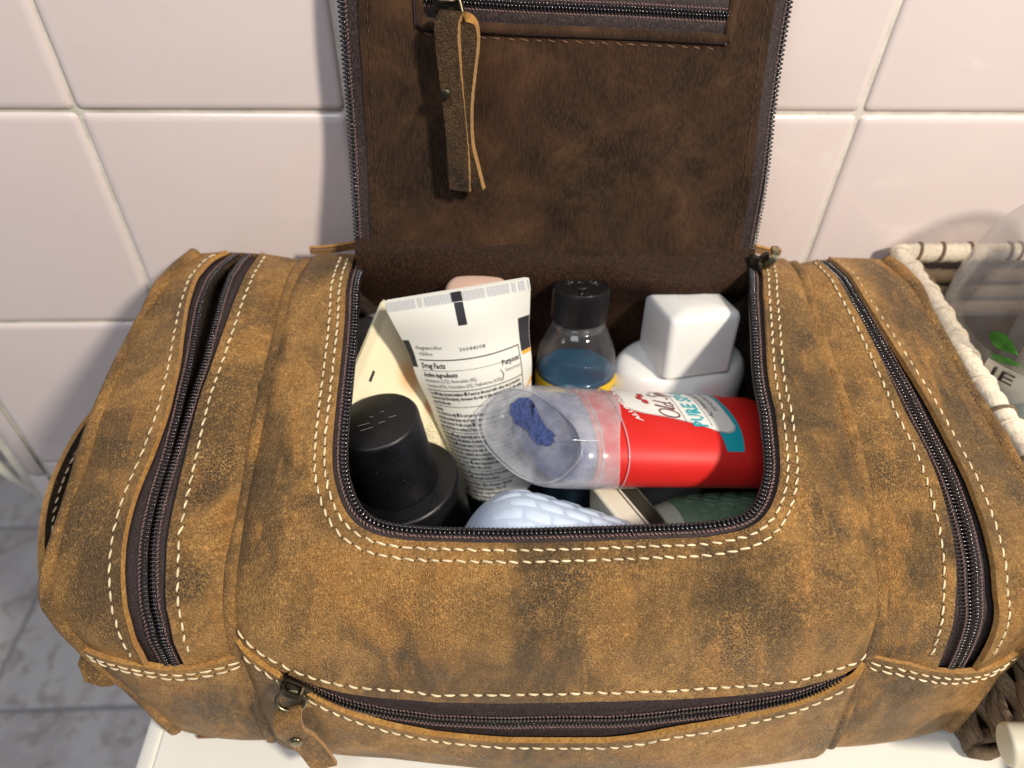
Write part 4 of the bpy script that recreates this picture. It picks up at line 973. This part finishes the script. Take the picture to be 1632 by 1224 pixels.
V, F = lathe(rnd([(.0108, .0965), (.0119, .0972), (.0119, .0992), (.0112, .0998)], .0004), 48, b0, axb); mesh('neck_ring', V, F, M['clear'], BLU)

# ---- white bottle with square cap
WHT = thing('white_bottle', (.066, -.050, .006), 'glossy white oval bottle with a square white cap, at the back right', 'bottle')
t = NT('glossy_white_plastic'); t.set(t.mix(t.rng(t.noise(30, 3), .3, .7), srgb(226, 225, 220), srgb(232, 231, 226)), .2, spec=.5); M['gwhite'] = t.m
yaw = .19; e1 = np.array([math.cos(yaw), math.sin(yaw), 0]); b0 = np.array([.0655, -.0510, .006])
pr = rnd([(1e-6, 0), (.0325, 0), (.0335, .004), (.0335, .074), (.0300, .0825), (.0200, .0845), (1e-6, .0848)], .006, 6); V, F = lathe(pr, 64, b0, (0, .06, 1), 1., .64, e1); mesh('bottle_body', V, F, M['gwhite'], WHT, sharp=60)
def rbox(c, ex_, ey_, ez_, w, d, h, taper=.93, rr=.0035, bulge=.0012):
    lv = [(0, 1.), (h*.5, (1+taper)/2), (h-rr*.8, taper+.005), (h-rr*.25, taper-.03), (h, taper-.10)]; V = []; k = 28
    def loop(a, b, r_):
        P = []
        for sx_, sy_, a0 in ((1, 1, 0), (-1, 1, 90), (-1, -1, 180), (1, -1, 270)):
            for t_ in np.linspace(0, 90, 7): P.append((sx_*(a-r_)+r_*math.cos(math.radians(a0+t_)), sy_*(b-r_)+r_*math.sin(math.radians(a0+t_))))
        return np.array(P)
    F = []
    for z, s_ in lv: P = loop(w/2*s_, d/2*s_, rr); V.append(c+P[:, :1]*ex_+P[:, 1:]*ey_+z*ez_)
    P = loop(w/2*taper*.4, d/2*taper*.4, rr*.4); V.append(c+P[:, :1]*ex_+P[:, 1:]*ey_+(h+bulge)*ez_)
    n = 28
    for i in range(len(V)-1):
        for j in range(n): q = (j+1) % n; F.append((i*n+j, i*n+q, (i+1)*n+q, (i+1)*n+j))
    F.append(tuple((len(V)-1)*n+j for j in range(n))); F.append(tuple(range(n-1, -1, -1))); return np.vstack(V), F
yw = .20; ez = np.array([0, .16, .987]); e1 = np.array([math.cos(yw), math.sin(yw), 0]); e1 -= e1.dot(ez)*ez; e1 /= np.linalg.norm(e1); e2_ = np.cross(ez, e1)
V, F = rbox(b0+np.array([.0005, .003, .0835]), e1, e2_, ez, .0335, .0305, .0290, .985); mesh('bottle_cap', V, F, M['gwhite'], WHT, sharp=70)

# ---- red deodorant stick with a clear cap
DEO = thing('deodorant_stick', (.033, -.103, .082), 'red deodorant stick with clear cap lying across the other things', 'deodorant')
DL = np.array([-.0225, -.1030, .1000]); DR = np.array([.0985, -.0900, .0770]); dax = DR-DL; DLn = np.linalg.norm(dax); dax /= DLn
rl = -.20; dn = np.array([0, math.sin(-rl), math.cos(rl)]); dn -= dn.dot(dax)*dax; dn /= np.linalg.norm(dn); dt = np.cross(dn, dax)   # dn broad-face normal, dt across
if dt[1] < 0: dt = -dt
OA, OB, OP = .0248, .0140, 2.4
th = np.linspace(0, 2*np.pi, 721); ox = OA*np.sign(np.sin(th))*np.abs(np.sin(th))**(2/OP); oy = OB*np.sign(np.cos(th))*np.abs(np.cos(th))**(2/OP); ol = np.concatenate([[0], np.cumsum(np.hypot(np.diff(ox), np.diff(oy)))]); PER = ol[-1]
def DS(a, b, lift=0., k=1.):
    """a: arc length round the body from the broad-face centre (towards the wall), b: distance along from the cap end"""
    a = np.asarray(a, float) % PER; b = np.asarray(b, float); x = np.interp(a, ol, ox); y = np.interp(a, ol, oy); q = np.stack([x/OA**2, y/OB**2], -1); q /= np.linalg.norm(q, axis=-1, keepdims=True)+1e-12
    return DL+b[..., None]*dax+(x*k+lift*q[..., 0])[..., None]*dt+(y*k+lift*q[..., 1])[..., None]*dn
def deo_loft(name, bs, ks, mat, parent, slantf=None, lift=0., n=96, caps=(True, True), **kw):
    a = np.linspace(0, PER, n, endpoint=False); rows = []
    for b, k in zip(bs, ks):
        P = DS(a, np.full(n, b), lift, k)
        if slantf is not None: P = P+slantf(a, b)[:, None]*dax
        rows.append(P)
    G = np.stack(rows, 1); m = G.shape[1]; F = gfaces(n, m, wu=True)
    if caps[0]: F.append(tuple(i*m for i in range(n)))
    if caps[1]: F.append(tuple(i*m+m-1 for i in range(n-1, -1, -1)))
    return mesh(name, G.reshape(-1, 3), F, mat, parent, sharp=55, **kw)
t = NT('red_label_film'); t.set(t.mix(t.rng(t.noise(25, 3), .3, .7), srgb(196, 30, 26), srgb(212, 40, 34)), .5, spec=.35); M['red'] = t.m
body = deo_loft('stick_body', [.0345, .0347, .0355, .110, .1155, .1172, .1175], [.90, .985, 1, 1, .995, .97, .6], M['red'], DEO)
xs_of = lambda a: np.interp(a % PER, ol, ox)/OA
ys_of = lambda a: np.interp(a % PER, ol, oy)/OB
tip = lambda x, y: .0130-.0105*x+.0085*y             # plane of the slanted end: shortest at the front and on top
slc = lambda a, b: np.clip(1-b/.028, 0, 1)*tip(xs_of(a), ys_of(a))
M['capclear'] = clearplastic('milky_clear_cap', (.93, .94, .97), .27, .30, .10)
cap = deo_loft('clear_cap', [.0362, .0357, .031, .022, .012, .004, .0012, .0002, .0], [1.02, 1.035, 1.035, 1.03, 1.02, 1.0, .975, .93, .86], M['capclear'], DEO, slc, .0004, caps=(False, True))
deo_loft('clear_cap_rim', [.0462, .0457, .0364, .0358], [1.012, 1.022, 1.022, 1.02], M['capclear'], cap, lambda a, b: .0035*np.sin(a/PER*4*np.pi+.8)*(1 if b > .045 else 0), .0003, caps=(False, False))
t = NT('blue_gel'); t.set(t.mix(t.rng(t.noise(200, 4), .3, .7), srgb(46, 60, 112), srgb(84, 102, 152)), .45, spec=.3); M['gel'] = t.m
gf = [0, .3, .6, .85, .96, 1.0, 1.0]; gk = [.92, .92, .91, .89, .84, .74, .4]; aa = np.linspace(0, PER, 96, endpoint=False); tpa = tip(xs_of(aa), ys_of(aa))
G = np.stack([DS(aa, .0346*(1-q)+q*(.0115+.62*tpa), 0, k) for q, k in zip(gf, gk)], 1); FF = gfaces(96, len(gf), wu=True); FF.append(tuple(i*len(gf)+len(gf)-1 for i in range(95, -1, -1))); mesh('gel_stick', G.reshape(-1, 3), FF, M['gel'], DEO, sharp=50)
EF = lambda x, y, d=.0: DL+(tip(x/.86, y/.86)+d)[..., None]*dax+(OA*x)[..., None]*dt+(OB*y)[..., None]*dn
A = Acc(); P = resample(catmull([(.62, .35), (.50, .72), (.20, .70), (-.12, .52), (-.48, .46), (-.60, .12), (-.30, -.06), (.0, .08), (.20, .0), (.45, .10), (.62, .35)], 120), 44)[:-1]; P = P*.85+np.array([.06, .06])+rng.normal(0, .022, P.shape); cc = P.mean(0, keepdims=True)
Q = np.vstack([P, P*.5+cc*.5, cc]); A.add(EF(Q[:, 0], Q[:, 1], -.0007), [(i, (i+1) % 43, 43+(i+1) % 43, 43+i) for i in range(43)]+[(43+i, 43+(i+1) % 43, 86) for i in range(43)]); A.build('gel_smear', plain('dark_blue_gel', srgb(62, 78, 128), .6, .45, 700), cap)
A = Acc()
for b_ in (.0362, .0464): V, F = tubegeo(DS(np.linspace(0, PER, 90), np.full(90, b_), .0008), .00028, 5); A.add(V, F)
tt = np.linspace(0, 2*np.pi, 60); V, F = tubegeo(EF(.93*np.sign(np.sin(tt))*np.abs(np.sin(tt))**.8, .93*np.sign(np.cos(tt))*np.abs(np.cos(tt))**.8, -.0002), .0004, 5); A.add(V, F)
V, F = tubegeo(DS(np.full(14, -.019), np.linspace(.024, .035, 14), .0010), .0003, 5); A.add(V, F); A.build('cap_ridge', M['capclear'], cap, kind='stuff')
# printed badge: reading direction towards the wall (arc), letters' tops towards the cap
BC = .0085
def badge(d0, grow, lift, mat, name, parent, sub=0):
    D = np.linspace(0, 1, 40); half = np.interp(D, [0, .05, .15, .35, .62, .80, .90, .97, 1], [.007, .0095, .0112, .0130, .0168, .0205, .0212, .0200, .0175])+grow
    b = .0520-grow+D*(.0430+2*grow); k = np.linspace(-1, 1, 25); G = np.stack([DS(BC+half*q, b, lift) for q in k], 1); return sheet(name, G, mat, parent)
M['pwhite'] = plain('white_label_print', srgb(232, 230, 224), .32, .02); M['teal'] = plain('teal_print', srgb(34, 166, 178), .32, .05)
# teal ribbon behind the badge
D = np.linspace(0, 1, 20); G = np.stack([DS(BC-.0395+(.079)*q, .0895+.0145*D+.010*(abs(q-.5)*2)**1.5*0+(.0035 if q in (0,) else 0), .00010) for q in np.linspace(0, 1, 40)], 1); 
G = np.stack([DS(np.full(20, BC-.0300+.060*q), .0850+.0030*abs(q-.5)*2+(.0125-.0050*(abs(q-.5)*2)**2)*D, .00012) for q in np.linspace(0, 1, 41)], 1); sheet('teal_ribbon', G, M['teal'], body)
badge(0, .0006, .00018, plain('silver_outline', srgb(196, 190, 186), .3), 'badge_outline', body); bd = badge(0, 0, .00026, M['pwhite'], 'badge', body)
rd = lambda l: (lambda a, b: DS(BC+np.asarray(a), .0520+.0430-np.asarray(b)*1.23, l))           # a across reading, b up towards the cap
A = Acc(); script(A, rd(.0004), -.0150, .0178, .0062, .00030); A.build('brand_script', plain('dark_red_script', srgb(104, 28, 30), .4), bd, smooth=False)
A = Acc()
for p in [(-.003, .0275), (0, .0288), (.003, .0275)]:
    X = np.linspace(-1, 1, 9); G = np.stack([rd(.0004)(p[0]+X*.0018, p[1]-.0006*k+.0009*(1-X*X)*(1-k*.6)) for k in (0, 1, 2)], 1); A.add(G.reshape(-1, 3), gfaces(9, 3))
A.build('ship_emblem', plain('red_emblem', srgb(176, 40, 40), .4), bd, smooth=False)
A = Acc(); put(A, rd(.0004), 'PURE SPORT', -.0190, .0096, .0072, bold=True, width=.0375); A.build('variant_lettering', M['teal'], bd, smooth=False)
A = Acc(); bar(A, rd(.0004), -.0165, .0165, .0165, .0167, 20); bar(A, rd(.0004), -.0185, .0185, .0080, .0082, 20); put(A, rd(.0004), 'ALUMINUM FREE', -.0125, .0052, .0026, width=.025); put(A, rd(.0004), 'DEODORANT', -.0080, .0022, .0022, width=.016); A.build('small_print', plain('grey_print', srgb(84, 80, 80), .4), bd, smooth=False)
A = Acc(); fnA = lambda a, b: DS(BC+np.asarray(a), .0535-np.asarray(b)+.0055*np.cos(np.asarray(a)/.012)*-1, .00025); put(A, fnA, 'ALUMINUM FREE', -.0165, -.0035, .0030, bold=True, width=.0330); A.build('white_lettering', M['pwhite'], body, smooth=False)

# ---- pale blue bottle with shingled relief
PBL = thing('soap_bottle', (-.002, -.132, .03), 'pale blue bottle with embossed brick-like relief, under the red stick', 'bottle')
t = NT('pale_blue_pearl'); t.set(t.mix(t.rng(t.noise(40, 3), .3, .7), srgb(188, 204, 226), srgb(202, 216, 234)), .3, spec=.5, sss=.1); M['pblue'] = t.m; M['pgroove'] = plain('pale_blue_groove', srgb(178, 192, 213), .5)
o0 = np.array([-.0330, -.1370, .0735]); o1 = np.array([.058, -.1480, .0430]); oa = o1-o0; oL = np.linalg.norm(oa); oa /= oL; R0 = .0285
ou = np.array([0, .15, 1.])-oa*oa[2]; ou -= ou.dot(oa)*oa; ou /= np.linalg.norm(ou); ov = np.cross(oa, ou)
def PB(b, th_, lift=0.):
    b = np.asarray(b, float); rad = R0*np.sqrt(np.clip(1-(1-np.clip((b+.004)/.022, 0, 1))**2.4, 0, 1))*np.interp(b, [0, .03, .09], [1, 1, .92])+lift
    return o0+b[..., None]*oa+rad[..., None]*(np.cos(th_)[..., None]*ou+.82*np.sin(th_)[..., None]*ov)
B_ = np.concatenate([[-.00399], np.linspace(-.0038, .02, 22), np.linspace(.023, oL, 30)]); TH = np.linspace(0, 2*np.pi, 72, endpoint=False)
G = PB(B_[None, :]+0*TH[:, None], TH[:, None]+0*B_[None, :]); pb = mesh('bottle_body', G.reshape(-1, 3), gfaces(72, len(B_), wu=True), M['pgroove'], PBL)
for i in range(-6, 7):                            # raised shingles
    for k in range(7):
        t0, t1 = i*.26+.006, i*.26+.254; b0_ = .0015+.0105*k+(.005 if i % 2 else 0); b1_ = b0_+.0103
        bb, tt = np.meshgrid(np.linspace(b0_, b1_, 6), np.linspace(t0, t1, 5), indexing='ij'); edge = np.minimum(np.minimum((bb-b0_), (b1_-bb))/.0012, np.minimum(tt-t0, t1-tt)/.04); lf = -.0002+.0006*np.clip(edge, 0, 1)+.0002*np.clip((bb-b0_)/.01, 0, 1)*(edge > 0)
        G = PB(bb, tt, lf); sheet('relief_panel', G, M['pblue'], pb)
# ---- printed cream tube between them
PRT = thing('flat_carton', (.036, -.128, .03), 'cream flat pack with dark printed panel wedged beside the pale blue bottle', 'carton')
ca = np.array([.0155, -.1090, .0760]); cb_ = np.array([.0410, -.1560, .0740]); cw = np.array([.021, .006, -.008]); ch = np.array([.004, -.004, -.05])
A = Acc(); V = [ca, cb_, cb_+cw, ca+cw, ca+ch, cb_+ch, cb_+cw+ch, ca+cw+ch]; me_F = [(0, 1, 2, 3), (7, 6, 5, 4), (0, 4, 5, 1), (1, 5, 6, 2), (2, 6, 7, 3), (3, 7, 4, 0)]
pk = mesh('pack_body', V, me_F, plain('cream_card', srgb(222, 216, 196), .5), PRT, False); md = pk.modifiers.new('bevel', 'BEVEL'); md.width = .0022; md.segments = 3
nrm = np.cross(cb_-ca, cw); nrm /= np.linalg.norm(nrm); nrm = nrm if nrm[2] > 0 else -nrm
fk = lambda a, b: ca+np.asarray(a)[..., None]*(cb_-ca)+np.asarray(b)[..., None]*cw+nrm*.0002
A = Acc(); bar(A, fk, .08, .95, .56, .93, 6); A.build('dark_panel', plain('dark_olive_print', srgb(52, 50, 42), .5), pk, smooth=False); A = Acc(); bar(A, fk, .08, .95, .47, .50, 4); bar(A, fk, .05, .97, .955, .965, 4)
put(A, lambda a, b: fk(np.asarray(b)*20+.45, .36-np.asarray(a)*24), 'TEXAS', 0, .004, .0028, width=.0085); put(A, lambda a, b: fk(np.asarray(b)*20+.45, .36-np.asarray(a)*24), 'USA', .002, .0, .0024, width=.0045); A.build('small_print', M['ink'], pk, smooth=False)
# ---- sage green jar
GRN = thing('green_bottle', (.068, -.128, .02), 'sage green embossed bottle with pale collar, lying in the front right corner', 'bottle')
t = NT('sage_green'); t.set(t.mix(t.rng(t.noise(90, 3), .3, .7), srgb(88, 116, 92), srgb(104, 130, 104)), .4); M['sage'] = t.m
g0 = np.array([.0500, -.128, .0480]); ga = np.array([.95, .10, -.10]); V, F = lathe(rnd([(1e-6, .0), (.0235, .0), (.0258, .004), (.0258, .046), (.02, .05), (1e-6, .0505)], .003), 56, g0, ga); gb = mesh('bottle_body', V, F, M['sage'], GRN, sharp=60)
V, F = lathe(rnd([(.0200, -.006), (.0212, -.006), (.0236, .0005), (.022, .001)], .001), 56, g0, ga); mesh('collar', V, F, plain('pale_sage', srgb(176, 186, 164), .4), GRN)
A = Acc(); gax = ga/np.linalg.norm(ga); gX = np.array([0, 0, 1.])-gax*gax[2]; gX /= np.linalg.norm(gX); gY = np.cross(gax, gX)
GS = lambda h, t_, l=0: g0+np.asarray(h)[..., None]*gax+(.0258+l)*(np.cos(t_)[..., None]*gX+np.sin(t_)[..., None]*gY)
for k in range(5):
    for i in range(-5, 6):
        c0 = (.008+.0085*k+(.004 if i % 2 else 0), i*.27); tt = np.linspace(0, 2*np.pi, 12); V, F = tubegeo(GS(c0[0]+.0034*np.cos(tt)*np.abs(np.cos(tt))**.3, c0[1]+.10*np.sin(tt), 0), .00025, 5); A.add(V, F)
A.build('embossed_pattern', M['sage'], gb, kind='stuff')

# ---- small things at the back and left
def jar(name, c, ax_, r_, h, mat, label, cat, rr__=.003, capm=None):
    t_ = thing(name, c, label, cat); V, F = lathe(rnd([(1e-6, 0), (r_, 0), (r_, h*.62), (r_*.96, h*.64), (r_*.96, h), (1e-6, h)], rr__, 6), 44, c, ax_); o = mesh('jar_body', V, F, mat, t_, sharp=60)
    V, F = lathe(rnd([(r_*.97, h*.66), (r_*1.0, h*.66), (r_*1.0, h*1.005), (r_*.5, h*1.03), (1e-6, h*1.035)], rr__, 6), 44, c, ax_); mesh('jar_lid', V, F, capm or mat, t_, sharp=60); return t_
jar('round_jar', (-.0285, -.0475, .0810), (0, .12, 1), .0138, .0455, plain('pink_beige_plastic', srgb(226, 190, 168), .4), 'pink beige rounded jar lid peeking over the printed tube', 'jar', .010)
jar('white_jar', (-.0770, -.0400, .060), (.1, -.1, 1), .0135, .043, plain('grey_white_plastic', srgb(196, 198, 196), .35), 'grey white rounded bottle top behind the cream tube', 'bottle', .006)
jar('white_jar', (-.0905, -.0600, .058), (.1, 0, 1), .0120, .040, M['gwhite'], 'bright white rounded cap at the left zip edge', 'bottle', .006)
jar('grey_tube', (-.0930, -.0330, .048), (.35, .05, .93), .0095, .056, plain('grey_green_plastic', srgb(120, 124, 116), .4), 'thin grey green tube in the rear left corner of bag', 'tube', .002)
# ------------------------------------------------------------------ woven basket to the right
BSK = thing('wicker_basket', (.27, -.11, 0), 'grey brown woven basket with cream wrapped rim, right of the bag', 'basket')
t = NT('grey_brown_fibre'); st = t.mapping((2600, 90, 2600)); fb = t.noise(1, 4, .6, st); c = t.ramp(fb, [(.3, srgb(72, 58, 44)), (.5, srgb(122, 102, 80)), (.7, srgb(150, 128, 102))]); t.set(c, .75, spec=.3); t.bump(fb, .8, .0008); M['fibre'] = t.m
t = NT('cream_cord'); st = t.mapping((900, 500, 900)); fb = t.noise(1, 3, .6, st); c = t.ramp(fb, [(.3, srgb(206, 190, 164)), (.6, srgb(230, 218, 196)), (.8, srgb(238, 230, 212))]); t.set(c, .8, spec=.2); t.bump(fb, .5, .0006); M['cordw'] = t.m
def wallx(z): return .166+.19*z
YB0, YB1 = -.1925, -.006
rim_z = lambda y: np.interp(y, [-.21, -.108, -.076, -.039, -.005], [.088, .097, .105, .113, .119])
# dark inner shell and flat far sides
X1 = .40
def shell(o): 
    P = np.array([(wallx(0)+o, YB1-.004-o), (wallx(0)+o, YB0+.004+o), (X1-o, YB0+.004+o), (X1-o, YB1-.004-o)]); return P
lv = []
for z in (.003, .05, .085):
    P = shell(.004); P[:2, 0] += .19*z; lv.append(np.column_stack([P, np.full(4, z)]))
V = np.vstack(lv); F = [(i*4+j, i*4+(j+1) % 4, (i+1)*4+(j+1) % 4, (i+1)*4+j) for i in range(2) for j in range(4)]+[(0, 1, 2, 3)]
mesh('liner', V, F, plain('dark_fibre', srgb(52, 42, 33), .9), BSK, False)
# horizontal strands bundled round upright stakes (each strand a piece of its own)
def rope(P, r, flat=.62, n=8):
    a_ = np.linspace(0, 2*np.pi, n, endpoint=False); return tubegeo(P, r, n, up=(0, 0, 1), sec=np.stack([np.cos(a_), flat*np.sin(a_)], 1))
k = 0
for i, z in enumerate(np.arange(.006, .112, .0098)):
    ys = np.linspace(YB0, YB1, 44); zt = z+(rim_z(ys)-.012-.10)*z/.11
    for q in range(3):
        zz = zt+(q-1)*.0024+.0006*np.sin(ys*140+i*1.7+q*2); xx = wallx(zz)+.0020*np.sin(ys*2*np.pi/.028+(i % 2)*np.pi)-.0006*(q == 1)
        V, F = rope(np.stack([xx, ys, zz], 1), .0022+.0003*rng.random(), .55); mesh('strand', V, F, M['fibre'], BSK)
    xs = np.linspace(wallx(z), X1, 40); V, F = rope(np.stack([xs, YB0+.0022*np.sin(xs*2*np.pi/.03+(i % 2)*np.pi), np.full(40, z*.86)], 1), .0042, .6); mesh('strand', V, F, M['fibre'], BSK)
    V, F = rope(np.stack([xs, YB1+0*xs, z*1.0+0*xs], 1), .0042, .6); mesh('strand', V, F, M['fibre'], BSK)
# wrapped rim
ys = np.linspace(YB0, YB1-.002, 60); P1 = np.stack([np.interp(ys, [-.21, -.108, -.076, -.039, -.006], [.1865, .1870, .1815, .1790, .1745]), ys, rim_z(ys)], 1)
xs = np.linspace(.1745, X1, 50)[1:]; P2 = np.stack([xs, np.full(49, YB1-.002)+0*xs, .119-0*xs], 1); Pm = np.vstack([P1, P2]); Pm = resample(Pm, 260)
L_ = arclen(Pm); V, F = tubegeo(Pm, 0.0040+.0008*np.abs(np.sin(np.pi*L_/.0062))**.7, 16, up=(0, 0, 1)); rimo = mesh('rim', V, F, M['cordw'], BSK)
for s_ in np.arange(.012, L_[-1], .0125+0):      # crossing wraps
    s0 = s_+rng.normal(0, .002); tt = np.linspace(-.2, np.pi+.2, 14); C_ = np.array([np.interp(s0+.004*(tt/np.pi-.5), L_, Pm[:, j]) for j in range(3)]).T
    dirn = np.array([np.interp(s0+.002, L_, Pm[:, j])-np.interp(s0-.002, L_, Pm[:, j]) for j in range(3)]); dirn /= np.linalg.norm(dirn); h = np.cross(dirn, (0, 0, 1.)); h /= np.linalg.norm(h)
    V, F = tubegeo(C_+.0047*(np.cos(tt)[:, None]*h+np.sin(tt)[:, None]*np.array([0, 0, 1.])), .0009, 6, up=dirn); mesh('rim_wrap', V, F, M['cordw'] if rng.random() < .75 else M['fibre'], rimo)
# ---- things in the basket
CLB = thing('clear_bottle', (.235, -.055, .02), 'large scuffed clear plastic bottle with domed shoulder, in the basket', 'bottle')
M['scuff'] = clearplastic('scuffed_clear_plastic', (.96, .95, .93), .10, .24, .05); bx = np.array([.2360, -.0550, .030]); bax = np.array([-.10, -.02, 1])
HPR = [(1e-6, 0), (.0450, 0), (.0460, .008), (.0460, .050), (.0460, .085), (.0450, .100), (.0405, .118), (.033, .131), (.021, .143), (.009, .149), (1e-6, .151)]
V, F = lathe(catmull(HPR[1:], 80).tolist(), 64, bx, bax); mesh('bottle_body', V, F, M['scuff'], CLB, sharp=70)
V, F = tubegeo([bx+np.array([-.030, -.024, .03]), bx+np.array([-.012, -.006, .09]), bx+np.array([.004, .008, .128])], .0075, 14); mesh('dip_tube', V, F, plain('milky_tube', srgb(196, 188, 168), .4), CLB)
bn = bax/np.linalg.norm(bax); bX = np.array([1., 0, 0])-bn*bn[0]; bX /= np.linalg.norm(bX); bY = np.cross(bn, bX)
def LB2(th_, h, l=.0004): rr_ = np.interp(h, [p[1] for p in HPR], [p[0] for p in HPR])+l; return bx+np.asarray(h)[..., None]*bn+rr_[..., None]*(np.cos(th_)[..., None]*bX+np.sin(th_)[..., None]*bY)
A = Acc(); bar(A, lambda a, b: LB2(np.asarray(a), np.asarray(b), .0002), -2.72, -1.6, .052, .0865, 24, 5); lab = A.build('bottle_label', plain('pale_label', srgb(206, 202, 188), .5), CLB)
A = Acc(); put(A, lambda a, b: LB2(-2.66+np.asarray(a)/.045, np.asarray(b), .0006), 'IE', 0., .0795, .0075, width=.0095); A.build('label_lettering', M['ink'], lab, smooth=False)
t = NT('leaf_green'); t.set(t.mix(t.rng(t.noise(200, 3), .3, .7), srgb(52, 118, 40), srgb(92, 164, 62)), .5); M['leaf'] = t.m
for (p0, p1, wd_) in (((-2.82, .0975), (-2.52, .0945), .0034), ((-2.72, .0885), (-2.45, .0905), .0018)):
    q = np.linspace(0, 1, 14); hw = wd_*np.sin(np.pi*q**.8); G = [LB2(p0[0]+(p1[0]-p0[0])*q+w*hw*.35/.045, p0[1]+(p1[1]-p0[1])*q+w*hw, .0007+.0003*(w == 0)) for w in (-1, 0, 1)]
    sheet('leaf_print', np.stack(G, 1), M['leaf'], lab)
FRO = thing('frosted_bottle', (.2180, -.1020, .012), 'frosted pale green white rounded bottle at the right edge, in the basket', 'bottle')
t = NT('frosted_green_white'); t.set(t.mix(t.rng(t.noise(30, 2), .3, .7), srgb(204, 216, 206), srgb(216, 226, 216)), .35, sss=.2); M['frost'] = t.m
V, F = lathe(rnd([(1e-6, 0), (.0230, 0), (.0240, .004), (.0240, .082), (.0200, .094), (1e-6, .0955)], .008, 6), 48, (.2180, -.1020, .012), (0, 0, 1)); mesh('bottle_body', V, F, M['frost'], FRO, sharp=60)
# ---- white bottle with nozzle near the front of the basket
NOZ = thing('nozzle_bottle', (.2160, -.2245, 0), 'white bottle with a pale nozzle pointing left, bottom right corner', 'bottle')
V, F = lathe(rnd([(1e-6, 0), (.0270, 0), (.0285, .003), (.0285, .022), (.0250, .031), (.012, .034), (.0105, .036), (.0105, .054), (1e-6, .056)], .003, 5), 48, (.2160, -.2245, .0), (0, 0, 1)); mesh('bottle_body', V, F, M['gwhite'], NOZ, sharp=60)
M['nz'] = plain('ivory_plastic', srgb(206, 200, 178), .4, .03); V, F = lathe(rnd([(1e-6, 0), (.0066, 0), (.0074, .001), (.0080, .02), (.0084, .05), (1e-6, .0505)], .0012, 4), 32, (.1570, -.2025, .0400), (.057, -.010, .012)); mesh('nozzle', V, F, M['nz'], NOZ, sharp=60)
V, F = lathe([(.0287, .0060), (.0291, .0065), (.0291, .0200), (.0287, .0205)], 60, (.2160, -.2245, .0), (0, 0, 1)); mesh('mesh_band', V, F, twill('beige_mesh', srgb(150, 142, 124), srgb(200, 194, 176), .7, 3000), NOZ)
